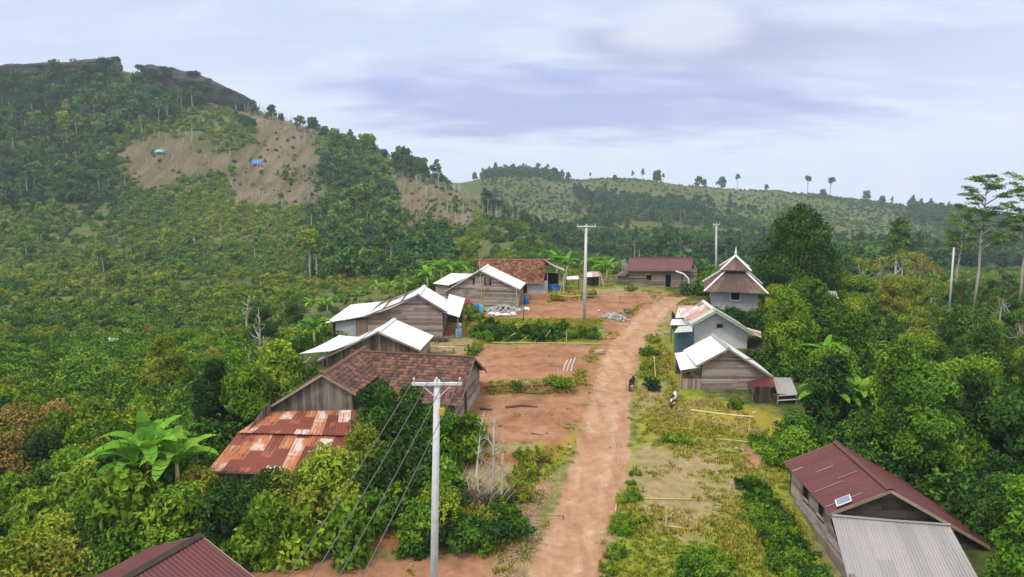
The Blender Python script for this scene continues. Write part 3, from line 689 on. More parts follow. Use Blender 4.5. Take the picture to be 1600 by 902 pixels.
# --- A: timber house with maroon roof and grey front lean-to (near, beside the lawn)
a = gable_px('timber_house', 'dark timber house under a maroon gable roof with a grey corrugated front lean-to', 'house', (1392, 765), 34.0, (1295, 802), (1546, 853), 0, 6.2, M['maroon_roof'],
             oF=.25, oB=.3, oS=.35, fascia=M['wood_tan'])
for d_, f0_, f1_ in ((.55, .02, .62), (2.15, .04, .55), (2.55, .5, .85), (3.9, .3, .62), (4.9, .0, .2)):
    MB().beam(a.P(a.tl * (1 - f0_), d_, a.ztop(a.tl * (1 - f0_)) + .035), a.P(a.tl * (1 - f1_), d_, a.ztop(a.tl * (1 - f1_)) + .035), .05, .02).build('joint_strip', M['wood_tan'], a.rl)
hl = [(1.2, 2.0, a.zg + .9, a.zg + 1.7), (3.2, 4.0, a.zg + .9, a.zg + 1.7)]
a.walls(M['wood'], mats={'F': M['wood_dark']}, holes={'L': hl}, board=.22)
for h in hl: a.window('L', h[0], h[1], .9, 1.7)
hA = a
f0 = at(1299, 806, 33.95); f1 = at(1484, 821, 33.95); b0 = at(1327, 912, 31.0); b1 = at(1534, 912, 31.0)
lt = sheet('lean_to_roof', b0, b1, f1, f0, M['grey_roof'], a.o, (.16, .022), per=6)
m = MB(); m.tube([f0 + Vector((0, -.05, .05)), (f0 + f1) / 2 + Vector((0, -.05, .02)), f1 + Vector((0, -.05, .05))], .07, 6); m.build('flashing', M['grey_roof'], lt)
lx = (b0.x + .25); g_ = G1(lx, 32.5)
planks('wall', M['wood'], a.o, (lx, 31.2, 0), (0, 1, 0), 0, 2.95, g_ + .55, lambda t: b0.z - .1 + (f0.z - b0.z) * t / 2.95 - .05, 'h', .16, out=(-1, 0, 0), ragged=.03)
planks('wall', M['wood_v'], a.o, (b0.x + .2, 31.2, 0), (1, 0, 0), 0, b1.x - b0.x - .5, g_ - .3, lambda t: b0.z - .12, 'v', .18, out=(0, -1, 0))
m = MB(); m.hexa([(lx - .12, 31.0, g_ - .4), (lx + .1, 31.0, g_ - .4), (hA.P(hA.wa, 0).x + .1, 38.9, g_ - .2), (hA.P(hA.wa, 0).x - .12, 38.9, g_ - .2)],
                 [(lx - .12, 31.0, g_ + .5), (lx + .1, 31.0, g_ + .5), (hA.P(hA.wa, 0).x + .1, 38.9, g_ + .55), (hA.P(hA.wa, 0).x - .12, 38.9, g_ + .55)]); m.build('plinth', M['cement'], a.o)
posts(a.o, [(b1.x - .2, 31.2, b1.z - .05), (f1.x, 33.6, f1.z - .05)], M['wood_dark'])
pc = at(1317, 787, 34.4); sl = (hA.ztop(hA.tl) - hA.R.z) / hA.tl; tt = (pc - hA.R).dot(hA.A); zc = hA.ztop(tt) + .09
pn = empty('solar_panel', (pc.x, pc.y, zc), 'small solar panel lying near the front corner of the maroon roof', 'solar panel')
m = MB(); X = Vector((.36, 0, .36 * sl)); Yv = Vector((.1, .34, 0)); c = Vector((pc.x, pc.y, zc)); m.hexa([c - X - Yv, c + X - Yv, c + X + Yv, c - X + Yv], [p + Vector((0, 0, .05)) for p in (c - X - Yv, c + X - Yv, c + X + Yv, c - X + Yv)]); m.build('frame', M['white_paint'], pn)
m = MB(); X *= .88; Yv *= .88; c2_ = c + Vector((0, 0, .053)); m.hexa([c2_ - X - Yv, c2_ + X - Yv, c2_ + X + Yv, c2_ - X + Yv], [p + Vector((0, 0, .006)) for p in (c2_ - X - Yv, c2_ + X - Yv, c2_ + X + Yv, c2_ - X + Yv)]); m.build('cell_panel', M['panel_glass'], pn)

# --- K: maroon roof cut by the lower edge
Rk = at(313, 836, 30.6); Dk = Vector((-math.sin(R(25)), -math.cos(R(25)), 0))
k = Gable('maroon_roofed_house', 'house with a plain maroon metal roof below the green thicket', 'house', Rk, Dk, 8.0, -3.2, Rk.z - 1.35, 3.6, Rk.z - 1.5, M['maroon_roof'], cap_mat=M['wood_dark'], fascia=M['wood'])
k.walls(M['wood_v'], 'v')

# --- B: tiled house with the rusty lean-to
yawB = 11; DB = Vector((math.sin(R(yawB)), math.cos(R(yawB)), 0)); AB = Vector((DB.y, -DB.x, 0))
b = gable_px('tiled_house', 'old house with dark clay tile roofs and a rust-red patched lean-to at its gable', 'house', (503, 584), 47.5, (411, 641), (556, 615), yawB, 7.4, M['tile'],
             corr=(.24, .02), rows=(.30, .03), fascia=M['wood_tan'], oF=.3, oS=.4)
b.walls(M['wood_v'], 'v', front=True, back=False, left=True, right=False)
hB = b
r0 = at(548, 549, 53.9); r1 = r0 + AB * 9.6; zr = r0.z; dn = -DB * 4.3
r0.z = r1.z = zr
rfB = sheet('roof', r0 + dn + Vector((0, 0, -2.25)), r1 + dn + Vector((0, 0, -2.25)), r1, r0, M['tile'], b.o, (.24, .02), rows=(.30, .03))
sheet('roof', r1 - dn * .9 + Vector((0, 0, -2.1)), r0 - dn * .9 + Vector((0, 0, -2.1)), r0, r1, M['tile'], b.o, (.24, .02), rows=(.30, .03))
m = MB(); n_ = 30
for q in range(n_):
    u0 = r0.lerp(r1, q / n_); u1 = r0.lerp(r1, (q + 1.06) / n_); m.tube([u0 + Vector((0, 0, .03)), u1 + Vector((0, 0, .05))], .09, 6)
m.build('ridge_cap', M['tile'], b.o)
zg_ = G1(r1.x - 1, r1.y - 3)
we = lambda t: zr - .12 - 2.25 / 4.3 * abs(t)
planks('wall', M['wood'], b.o, (r1 - AB * .45), -DB, -3.4, 3.9, zg_ - .2, we, 'h', .2, out=AB, holes=[(.6, 1.5, zg_, zg_ + 1.8)])
opening(b.o, 'door', r1 - AB * .45, -DB, .6, 1.5, zg_, zg_ + 1.8, M['wood_tan'], M['wood_dark'], AB)
planks('wall', M['wood'], b.o, r0 + dn * .9, AB, .5, 9.15, zg_ - .3, lambda t: zr - 2.15, 'h', .2, out=-DB, holes=[(6.6, 7.5, zg_ + .8, zg_ + 1.6)])
opening(b.o, 'window', r0 + dn * .9, AB, 6.6, 7.5, zg_ + .8, zg_ + 1.6, M['wood_tan'], M['dark'], -DB, True)
m = MB(); m.beam(r1 + dn + Vector((.03, 0, -2.33)), r1 + Vector((.03, 0, -.08)), .04, .16); m.beam(r1 + Vector((.03, 0, -.08)), r1 - dn * .9 + Vector((.03, 0, -2.18)), .04, .16); m.build('barge_board', M['wood'], b.o)
t0_ = at(415, 644, 47.1); t1_ = at(566, 640, 46.9); m0 = at(372, 676, 44.0); m1 = at(570, 681, 43.8); l0 = at(323, 736, 40.6); l1 = at(560, 741, 40.4)
rt = sheet('lean_to_roof', m0, m1, t1_, t0_, M['rust_roof'], b.o, (.2, .018), sag=.05); rt2 = sheet('lean_to_roof', l0, l1, m1 + Vector((.1, .25, -.09)), m0 + Vector((-.1, .25, -.09)), M['rust_roof'], b.o, (.2, .018), sag=.06)
m = MB(); m.beam(l0 + Vector((0, .02, -.08)), l1 + Vector((0, .02, -.08)), .06, .1); m.build('eave_board', M['wood_tan'], rt2)
gl = G1(l0.x + 1, l0.y + 1)
planks('wall', M['wood_v'], b.o, l0 + Vector((.4, .45, 0)), (l1 - l0), 0, (l1 - l0).length - .6, gl - .5, lambda t: l0.z - .12, 'v', .18, out=(0, -1, 0))
planks('wall', M['wood_v'], b.o, l0 + Vector((.45, .5, 0)), (t0_ - l0), 0, (t0_ - l0).length - .5, gl - .5, lambda t: l0.z - .15 + (m0.z - l0.z) * .16 * t, 'v', .18, out=(-1, .3, 0))

# --- C: first white roof behind the tiles
c = gable_px('white_roofed_cabin', 'plank cabin with broad white metal roof directly behind the clay-tiled house', 'house', (590, 518), 60, (496, 563), (657, 547), 6.8, 5.0, M['white_roof'], oF=.5, sagL=.12)
c.walls(M['wood_v'], {'F': 'v', 'L': 'h', 'R': 'h', 'B': 'h'}, board=.22, mats={'L': M['wood'], 'R': M['wood']})
hC = c
q = [at(467, 553, 61.2), at(514, 549, 60.6), at(566, 527, 62.6), at(530, 524, 65.0)]
sheet('lean_to_roof', q[0], q[1], q[2], q[3], M['white_roof_old'], c.o, (.2, .018), sag=.1)
posts(c.o, [(q[0].x + .3, q[0].y, q[0].z), (at(496, 563, 60).x + .35, 60.3, at(496, 563, 60).z), (q[1].x - .2, q[1].y, q[1].z)], M['bark'])
m = MB(); m.tube([at(440, 568, 60.5), at(478, 566, 60.6), at(486, 557, 60.7)], .04, 5); m.build('bamboo_rail', M['bamboo'], c.o)

# --- D: second white roof with swept left side and step on the right
d = gable_px('white_roofed_house', 'larger plank house with swept white metal roof and a dark porch on its yard side', 'house', (653, 460), 70, (568, 494), (698, 487), .5, 5.0, M['white_roof'], oF=.35, sagL=.25)
g_ = d.zg
d.walls(M['wood'], right=False, wr=d.tr - .45, left=False)
hD = d
e0 = at(508, 505, 70); e1 = at(548, 476, 75.0); i0 = at(570, 492.5, 70); i1 = at(596, 470, 75)
xl = sheet('lean_to_roof', e0, i0 + Vector((0, 0, -.08)), i1 + Vector((0, 0, -.08)), e1, M['white_roof'], d.o, (.2, .015))
s0 = at(692, 486, 70) + Vector((0, 0, -.1)); s1 = at(718, 496, 69.9); s2 = at(727, 466, 75); s3 = at(702, 458, 75.0) + Vector((0, 0, -.1))
sheet('porch_roof', s1, s2, s3, s0, M['white_roof'], d.o, (.2, .018))
wl0 = d.P(0, d.d0)
flatwall('wall', M['plaster_grey'], d.o, (e0.x + .9, 70.4, 0), (1, 0, 0), 0, 2.0, g_ - 2.5, lambda t: e0.z - .1 + t * .14, (0, -1, 0))
planks('wall', M['wood_tan'], d.o, (e0.x + 2.95, 70.4, 0), (1, 0, 0), 0, d.P(d.wa, 0).x - e0.x - 3.0, g_ - 2.0, lambda t: e0.z + .16 + t * .14, 'v', .3, out=(0, -1, 0))
planks('wall', M['wood'], d.o, (e0.x + .6, 70.4, 0), (0, 1, 0), 0, 4.4, g_ - 2.5, lambda t: e0.z - .15, 'v', .3, out=(-1, 0, 0))
xw = d.P(d.wb, 0).x
flatwall('wall', M['plaster_grey'], d.o, (xw, 70.4, 0), (0, 1, 0), 0, 4.2, g_ - .2, lambda t: d.ztop(d.wb) - .12, (1, 0, 0))
opening(d.o, 'door', (xw + .02, 70.4, 0), (0, 1, 0), .8, 1.8, g_, g_ + 1.75, M['wood_tan'], M['blue_wall'], (1, 0, 0))
posts(d.o, [(s1.x - .15, 70.1, s1.z), (s2.x - .15, 74.8, s2.z)], M['wood_tan'])
planks('porch_wall', M['wood_dark'], d.o, (xw + .1, 74.4, 0), (1, 0, 0), 0, 1.6, g_ - .2, lambda t: s3.z - .25 - t * .25, 'h', .2, out=(0, -1, 0))

# --- E: third house, wooden gable
e = gable_px('plank_house', 'weathered plank house with one white roof slope, heap of rubble before its gable', 'house', (750, 422), 82, (693, 457), (813, 452), 10, 4.2, M['white_roof_old'], oF=.3, fascia=M['wood'], right_mat=M['white_roof'])
hl = [(-.95, -.7, e.zg + 2.5, e.zg + 3.3), (.4, .65, e.zg + 2.6, e.zg + 3.4), (1.0, 1.25, e.zg + 2.6, e.zg + 3.1)]
e.walls(M['wood'], {'F': 'h'}, holes={'F': hl})
for h in hl: opening(e.o, 'window', e.P(0, e.d0), e.A, h[0], h[1], h[2], h[3], M['wood'], M['dark'], -e.D)
hE = e
q = [at(676, 443, 84), at(700, 446, 83.0), at(742, 428, 86), at(705, 427, 87)]
sheet('lean_to_roof', q[0], q[1], q[2], q[3], M['white_roof_old'], e.o, (.2, .018))
planks('wall', M['wood'], e.o, q[0] + Vector((.3, .3, 0)), (q[1] - q[0]), 0, 1.7, G1(q[0].x, 84) - .6, lambda t: q[0].z - .1, 'h', .2)
m = MB(); m.beam(e.P(.2, .2, e.zg - .1), e.P(-.1, .15, e.R.z + 1.1), .05); m.build('bamboo_pole', M['bamboo'], e.o)
m = MB(); m.tube([e.P(e.tr - .2, -.3, e.zg - .1), e.P(e.tr - .5, .0, e.ztop(e.tr - .5))], .05, 5); m.build('post', M['bark_pale'], e.o)

def long_house(name, label, cat, rL, rR, Yr, eL, eR, Ye, roof_mat, wall_mat, corr=(.2, .018), rows=None, back=1.0, orient='h', inset=.45, holes=(), ends=.35, fascia=None, flat=False):
    """a house whose ridge runs across: front slope from ridge (at Yr) down to the eave (at Ye)"""
    a_, b_ = at(*rL, Yr), at(*rR, Yr); b_.z = a_.z; c_, d_ = at(*eL, Ye), at(*eR, Ye); d_.z = c_.z
    run = Yr - Ye; drop = a_.z - c_.z; zg = G1((c_.x + d_.x) / 2, Ye + .6); o = empty(name, ((c_.x + d_.x) / 2, Yr, zg), label, cat)
    fr = sheet('roof', c_, d_, b_, a_, roof_mat, o, corr, rows=rows); bk = Vector((0, 2 * run * back / (1 + back) * (1 + back) / 2, 0))
    B0, B1 = Vector((a_.x, Yr + run * back, a_.z - drop * back)), Vector((b_.x, Yr + run * back, a_.z - drop * back))
    sheet('roof', B1, B0, a_, b_, roof_mat, o, corr, rows=rows)
    m = MB(); m.hexa([a_ + Vector((-.05, -.16, .0)), b_ + Vector((.05, -.16, .0)), b_ + Vector((.05, .16, .0)), a_ + Vector((-.05, .16, .0))], [a_ + Vector((-.05, -.04, .09)), b_ + Vector((.05, -.04, .09)), b_ + Vector((.05, .04, .09)), a_ + Vector((-.05, .04, .09))]); m.build('ridge_cap', roof_mat, o)
    m = MB(); m.beam(c_ + Vector((0, -.02, -.1)), d_ + Vector((0, -.02, -.1)), .04, .16); m.build('eave_board', fascia or M['wood_tan'], o)
    x0, x1 = min(c_.x, a_.x) + ends, max(d_.x, b_.x) - ends; zt = lambda y: a_.z - .1 - abs(y - Yr) * drop / run
    hs = [(h[0], h[1], zg + h[2], zg + h[3]) for h in holes]
    if flat: flatwall('wall', wall_mat, o, (x0, Ye + inset, 0), (1, 0, 0), 0, x1 - x0, zg - .5, lambda t: zt(Ye + inset), (0, -1, 0))
    else: planks('wall', wall_mat, o, (x0, Ye + inset, 0), (1, 0, 0), 0, x1 - x0, zg - .4, lambda t: zt(Ye + inset), orient, .2, hs, out=(0, -1, 0))
    for h in hs: opening(o, 'door' if h[2] < zg + .3 else 'window', (x0, Ye + inset, 0), (1, 0, 0), h[0], h[1], h[2], h[3], M['wood_tan'], M['dark'], (0, -1, 0), h[2] > zg + .3)
    for x, out in ((x0, (-1, 0, 0)), (x1, (1, 0, 0))):
        planks('wall', wall_mat, o, (x, Ye + inset + .05, 0), (0, 1, 0), 0, run * (1 + back) - 2 * inset - .1, zg - .5, lambda t: zt(Ye + inset + t), 'h', .2, out=out)
    return o, (x0, x1, zg, zt, fr)
# --- F: long brown shingle roof behind it, with a grey awning on its right
o, (x0, x1, zg, zt, fr) = long_house('shingle_house', 'long low house with shaggy red-brown roof behind the plank house', 'house', (742, 406), (858, 406), 91, (757, 441), (849, 441), 86.4, M['tile_brown'], M['plaster_grey'], (.3, .03), (.3, .05), holes=[(5.2, 6.1, .05, 1.6)], back=.7)
hF = o
w0 = at(843, 404, 90); w1 = at(868, 410, 90); w2 = at(883, 425, 86.5); w3 = at(857, 412, 86.5)
sheet('awning', at(884, 424, 86.6), at(880, 419, 91), at(848, 404, 91), at(853, 408, 86.6), M['grey_roof'], o, (.2, .02), sag=.12)
posts(o, [(at(881, 424, 87).x, 87, at(881, 424, 87).z), (at(879, 420, 90.5).x, 90.5, at(879, 420, 90.5).z)], M['bark_pale'])
m = MB(); m.tube([(at(872, 447, 86).x, 86, G1(4, 86)), at(888, 414, 86.6)], .05, 5); m.build('brace', M['bark_pale'], o)
m = MB(); m.box((at(860, 440, 90).x, 90.3, zg), 2.0, .12, 1.9); m.build('interior_shade', M['dark'], o)  # near-black sheet standing in for the shaded interior under the awning
# --- G: far maroon house on the crest
o, (x0, x1, zg, zt, fr) = long_house('far_timber_house', 'grey plank house with wide maroon roof at the far end of the road', 'house', (983, 403), (1083, 403), 96.0, (980, 421.5), (1081, 421.5), 91.6, M['maroon_roof'], M['wood'], holes=[(2.2, 2.9, .9, 1.6), (4.6, 5.4, .05, 1.7)], inset=.7, back=.8)
sheet('side_roof', at(960, 431, 91.8), at(976, 431.5, 91.2), at(990, 420.5, 91.9), at(978, 420, 94.5), M['brown_roof'], o, (.2, .018))
planks('wall', M['wood'], o, (at(966, 430, 92).x, 92.4, 0), (1, 0, 0), 0, 1.4, zg - .4, lambda t: zg + 1.75 + .25 * t, 'h', .2, out=(0, -1, 0))
m = MB(); m.tube([at(1056, 424, 91.2), at(1068, 428, 90.6), at(1076, 436, 90.2), (at(1077, 446, 90).x, 90, G1(at(1077, 446, 90).x, 90))], .11, 7); m.build('drain_pipe', M['steel'], o)
posts(o, [(at(x, 440, 91.3).x, 91.3, zg + 2.0) for x in (1066, 1078)], M['wood_dark'])
# --- small open shed with rusty roof beyond the utility pole
p0, p1, p2, p3 = at(914, 433, 90), at(938, 432, 90), at(936, 424, 92.2), at(917, 425, 92.2); zg = G1(p0.x, 91)
o = empty('open_shed', ((p0.x + p1.x) / 2, 91, zg), 'little open shed with faded red roof beside banana plants', 'shed')
sheet('roof', p0, p1, p2, p3, M['pink_roof'], o); posts(o, [(p0.x + .1, 90.1, p0.z), (p1.x - .1, 90.1, p1.z), (p3.x, 92, p3.z), (p2.x, 92, p2.z)], M['wood_tan'])
planks('wall', M['wood_dark'], o, (p3.x, 92.1, 0), (1, 0, 0), 0, p2.x - p3.x, zg - .2, lambda t: p3.z - .1, 'v', .2, out=(0, -1, 0))
sheet('side_roof', at(884, 437, 88.8), at(905, 436, 88.8), at(903, 431, 90.5), at(886, 432, 90.5), M['white_roof_old'], o); posts(o, [(at(885, 437, 89).x, 89, at(885, 437, 89).z), (at(904, 436, 89).x, 89, at(904, 436, 89).z)], M['bark'])
m = MB(); m.tube([(at(944, 447, 90).x, 90, zg), at(938, 426, 90.5)], .05, 5); m.build('brace', M['bark_pale'], o)

# --- prayer house with two-tier roof
Ym = 83.0; c0 = at(1147, 446, Ym); zg = G1(c0.x, Ym); xm = c0.x
o = empty('prayer_house', (xm, Ym, zg), 'small village mosque with two-tier brown pyramid roof and white finial', 'mosque')
def pyr(nm, z0, z1, h0, h1, mat):
    first = None
    for qd in range(4):
        an = qd * math.pi / 2 + R(-13); ca, sa = math.cos(an), math.sin(an)
        rp = lambda x, y, z: Vector((xm + x * ca - y * sa, Ym + x * sa + y * ca, z))
        sheet(nm, rp(-h0, -h0, z0), rp(h0, -h0, z0), rp(h1, -h1, z1), rp(-h1, -h1, z1), mat, o, (.24, .025), sag=.0)
        m = MB(); m.tube([rp(-h0 * 1.015, -h0 * 1.015, z0 + .03), rp(-h1, -h1, z1 + .05)], .10, 6); m.build('hip_cap', M['white_paint'], o)
z = lambda py: at(1147, py, Ym).z
zE, zN, zU, zA = z(447.5) - .15, z(424), z(419), z(401)
pyr('lower_roof', zE, zN + .1, 3.35, 1.1, M['brown_roof']); pyr('upper_roof', zU - .05, zA, 1.62, .06, M['brown_roof'])
m = MB(); m.box((xm, Ym, zN - .1), 2.0, 2.0, zU - zN + .3, R(-13)); m.build('neck_wall', M['wood_tan'], o)
hw = 2.45
for qd in range(4):
    an = qd * math.pi / 2 + R(-13); X = Vector((math.cos(an), math.sin(an), 0)); Yq = Vector((-math.sin(an), math.cos(an), 0)); cc = Vector((xm, Ym, 0)) - Yq * hw
    flatwall('wall', M['plaster_grey'], o, cc, X, -hw + (.1 if qd % 2 else 0), hw - (.1 if qd % 2 else 0), zg - .4, lambda t: zE + .62, -Yq)
    if qd in (0, 3):
        opening(o, 'window', cc, X, -.5, .5, zg + 1.0, zg + 1.9, M['white_paint'], M['dark'], -Yq + Yq * 0, True).location += -Yq * .09
m = MB(); m.tube([(xm, Ym, zA - .05), (xm, Ym, zA + .18), (xm, Ym, zA + .3), (xm, Ym, zA + .42), (xm, Ym, zA + .62), (xm, Ym, zA + 1.15)], [.2, .17, .08, .19, .07, .012], 8); m.build('finial', M['white_paint'], o, True)

# --- H: low rusty roof and white awning beside the road
p = [at(1055, 497, 71.0), at(1106, 497, 71.0), at(1109, 477, 74.2), at(1061, 478, 74.2)]; zg = G1(p[0].x + 1, 72)
o = empty('low_shed', ((p[0].x + p[1].x) / 2, 72.5, zg), 'low shed with striped rusty roof and white awning at the roadside', 'shed')
sheet('roof', p[0], p[1], p[2], p[3], M['pink_roof'], o); 
sheet('awning', at(1047, 508, 68.6), at(1079, 508, 68.6), at(1082, 499, 70.9), at(1050, 499, 70.9), M['white_roof'], o)
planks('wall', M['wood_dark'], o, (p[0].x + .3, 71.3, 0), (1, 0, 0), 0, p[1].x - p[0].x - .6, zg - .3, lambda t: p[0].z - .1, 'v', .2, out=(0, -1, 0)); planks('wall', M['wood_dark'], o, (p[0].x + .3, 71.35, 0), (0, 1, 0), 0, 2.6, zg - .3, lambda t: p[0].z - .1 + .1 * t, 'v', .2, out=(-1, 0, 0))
posts(o, [(at(1049, 508, 68.8).x, 68.8, at(1049, 508, 68.8).z), (at(1076, 508, 68.8).x, 68.8, at(1076, 508, 68.8).z)], M['bark'])

# --- I: white plastered house with pale green fascia
i = gable_px('plastered_house', 'white plastered house with pale green eaves behind the roadside timber house', 'house', (1119, 486), 66, (1079, 508), (1178, 522), 1.5, 5.0, M['pink_roof'], fascia=M['green_trim'], oF=.9, right_mat=M['grey_roof'])
i.walls(M['plaster'], flat=True, mats={'L': M['plaster']})
m = MB()
for (ta, tb) in ((i.tl, 0), (0, i.tr)): m.hexa([i.P(ta, -.08, i.ztop(ta) + .05), i.P(tb, -.08, i.ztop(tb) + .05), i.P(tb, .75, i.ztop(tb) + .05), i.P(ta, .75, i.ztop(ta) + .05)], [i.P(ta, -.08, i.ztop(ta) + .09), i.P(tb, -.08, i.ztop(tb) + .09), i.P(tb, .75, i.ztop(tb) + .09), i.P(ta, .75, i.ztop(ta) + .09)])
m.build('verge', M['green_trim'], i.o)
aw = [at(1053, 520, 64.4), at(1082, 518, 64.4), at(1081, 509, 66.2), at(1060, 510, 66.2)]
sheet('awning', *aw, M['green_trim'], i.o)
flatwall('wall', M['blue_wall'], i.o, (aw[0].x + .35, 65.6, 0), (1, 0, 0), 0, i.P(i.wa, 0).x - aw[0].x - .38, i.zg - .3, lambda t: aw[0].z + .1, (0, -1, 0))
sheet('side_roof', at(1190, 528, 66.5), at(1189, 518, 70.5), at(1166, 512, 70.5), at(1168, 518, 66.3), M['pink_roof'], i.o)
opening(i.o, 'vent', i.P(0, i.d0), i.A, .3, .9, i.zg + 1.9, i.zg + 2.3, M['plaster_grey'], M['dark'], -i.D).location += -i.D * .1

# --- J: white-roofed timber house beside the road with sheds on both sides
j = gable_px('roadside_timber_house', 'grey plank house with white roof and side porch facing the yellow lawn', 'house', (1139, 544), 56, (1088, 571), (1209, 589), 0, 4.6, M['white_roof'], oF=.35, cap_mat=M['grey_roof'], oS=.25)
j.walls(M['wood'], wl=j.tl + .55, wr=j.tr - .35)
hJ = j
m = MB(); m.beam(j.P(-1.6, j.d0 - .05, j.under(-1.6) + .02), j.P(2.0, j.d0 - .05, j.under(-1.6) - .02), .06, .1); m.build('tie_beam', M['wood_tan'], j.o)
lp = [at(1063, 579, 56.2), at(1091, 574, 56.2), at(1079, 548, 60.2), at(1054, 552, 60.2)]
sheet('porch_roof', lp[0], lp[3], lp[2] + Vector((.15, 0, 0)), lp[1] + Vector((.15, 0, 0)), M['white_roof_old'], j.o, (.2, .015)); posts(j.o, [(lp[0].x + .1, 56.3, lp[0].z), (lp[3].x + .1, 60, lp[3].z)], M['wood'])
planks('porch_wall', M['wood_dark'], j.o, (lp[3].x + .1, 60.0, 0), (1, 0, 0), 0, 1.6, j.zg - .2, lambda t: lp[3].z - .1, 'v', .2, out=(0, -1, 0))
planks('porch_rail', M['wood'], j.o, (lp[0].x + .1, 56.4, 0), (1, 0, 0), 0, 1.65, j.zg - .1, lambda t: j.zg + .75, 'v', .14, out=(0, -1, 0), ragged=.04)
m = MB(); m.beam((lp[0].x + .1, 56.35, lp[0].z - .25), (j.P(j.wa, 0).x, 56.3, j.zg + 1.7), .06); m.build('brace', M['wood_tan'], j.o)
ap = [at(1176, 616, 54.2), at(1212, 604, 54.2), at(1207, 588, 56.1), at(1167, 596, 56.1)]
sheet('awning', *ap, M['maroon_roof'], j.o, (.2, .02)); posts(j.o, [(ap[0].x + .05, 54.3, ap[0].z)], M['wood'])
p = [at(1216, 619, 53.2), at(1247, 617, 53.2), at(1236, 590, 57.5), at(1206, 590, 57.5)]; zg = G1(p[0].x, 55) + .3
o = empty('open_barn', ((p[0].x + p[1].x) / 2, 55.5, zg), 'dark open barn with low grey roof at the right of the white-roofed plank house', 'barn')
sheet('roof', *p, M['grey_roof'], o); posts(o, [(p[0].x, 53.3, p[0].z), (p[1].x - .05, 53.3, p[1].z), (p[2].x, 57.2, p[2].z)], M['wood'])
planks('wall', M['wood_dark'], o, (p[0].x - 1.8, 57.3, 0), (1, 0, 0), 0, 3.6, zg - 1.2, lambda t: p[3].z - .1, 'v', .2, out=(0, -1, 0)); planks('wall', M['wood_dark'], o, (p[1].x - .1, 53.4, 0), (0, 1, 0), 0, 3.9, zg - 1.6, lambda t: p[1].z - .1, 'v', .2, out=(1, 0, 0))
planks('wall', M['wood_dark'], o, (p[0].x - 1.7, 53.5, 0), (1, 0, 0), 0, 1.2, zg - 1.0, lambda t: zg + .9, 'v', .18, out=(0, -1, 0)); m = MB(); m.beam(p[0] + Vector((0, 0, -.35)), p[1] + Vector((0, 0, -.35)), .07); m.build('rail', M['steel'], o)
m = MB(); m.beam((p[0].x - .3, 53.5, zg + .1), (p[1].x - .2, 53.5, zg + .1), .3, .4); m.build('trough', M['wood_dark'], o)
# roof seen behind the right-hand crowns
p = [at(1268, 463, 84), at(1311, 467, 84), at(1306, 455, 88), at(1270, 453, 88)]; zg = G1(p[0].x, 86)
o = empty('hut', ((p[0].x + p[1].x) / 2, 86, zg), 'hut with flat pale roof half hidden by bushes right of the small mosque', 'hut')
sheet('roof', *p, M['grey_roof'], o); planks('wall', M['wood'], o, p[0] + Vector((.3, .3, 0)), (1, 0, 0), 0, p[1].x - p[0].x - .6, zg - .5, lambda t: p[0].z - .1, 'v', .2, out=(0, -1, 0)); posts(o, [(p[2].x, 87.8, p[2].z), (p[3].x, 87.8, p[3].z)], M['wood'])
# ------------------------------------------------------------------ plants: meshes
PR = np.random.default_rng(5)
def unit(n, rng=PR):
    v = rng.normal(size=(n, 3)); return v / np.linalg.norm(v, axis=1, keepdims=True)
def leaves(C, Nn, ln, wd, droop=.35, rng=PR):
    """diamond leaves folded along their length: centres C, facing Nn"""
    n = len(C); r = unit(n, rng); T = r - (r * Nn).sum(1, keepdims=True) * Nn; T[:, 2] -= droop; T /= np.linalg.norm(T, axis=1, keepdims=True) + 1e-9
    B = np.cross(Nn, T); B /= np.linalg.norm(B, axis=1, keepdims=True) + 1e-9; Nf = np.cross(T, B)
    L = ln * rng.uniform(.65, 1.3, n)[:, None]; Wd = wd * rng.uniform(.7, 1.25, n)[:, None]
    base = C - T * L * .5; tip = C + T * L * .5 - Nf * L * .12 * np.sign(Nf[:, 2:3]); up = Nf * Wd * .18
    l = C + B * Wd * .5 - T * L * .05 + up; r_ = C - B * Wd * .5 - T * L * .05 + up
    V = np.stack([base, r_, tip, l], 1).reshape(-1, 3); q = np.arange(n)[:, None] * 4
    Fc = np.concatenate([q + [[0, 1, 2]], q + [[0, 2, 3]]], 0); lv = rng.random(n); return V, Fc, np.concatenate([lv, lv])
def crown_mesh(name, lobes, n, ln, wd, mat, up=.45, shell=(.45, 1.22), droop=.3, lv_clump=.55, seed=1):
    """foliage spread through a set of lobes (cx,cy,cz,rx,ry,rz)"""
    rng = np.random.default_rng(seed); Vs, Fs, Ls = [], [], []; off = 0
    lo = np.array(lobes, float); wgt = (lo[:, 3] * lo[:, 4] + lo[:, 4] * lo[:, 5] + lo[:, 3] * lo[:, 5]); wgt /= wgt.sum()
    for L_, w_ in zip(lo, wgt):
        k = max(12, int(n * w_)); d = unit(k, rng); rad = rng.uniform(shell[0], shell[1], k)[:, None] ** .7
        # gaps: thin the leaves out where a coarse noise is low
        gap = vnoise(d[:, 0] * 2.3 + L_[0] * 3 + seed, d[:, 1] * 2.3 + d[:, 2] * 1.7 + L_[1] * 3, seed); keep = gap > .28; d = d[keep]; rad = rad[keep]
        C = L_[:3] + d * rad * L_[3:6]; C += rng.normal(0, .04, C.shape) * L_[3]
        nn = d * .8 + np.array([0, 0, up]) + unit(len(d), rng) * .65; nn /= np.linalg.norm(nn, axis=1, keepdims=True)
        V, Fc, lv = leaves(C, nn, ln, wd, droop, rng); cl = rng.random()
        Vs.append(V); Fs.append(Fc + off); Ls.append(np.clip(lv * (1 - lv_clump) + cl * lv_clump, 0, 1)); off += len(V)
    return raw_mesh(name, np.concatenate(Vs), np.concatenate(Fs), mat, np.concatenate(Ls))
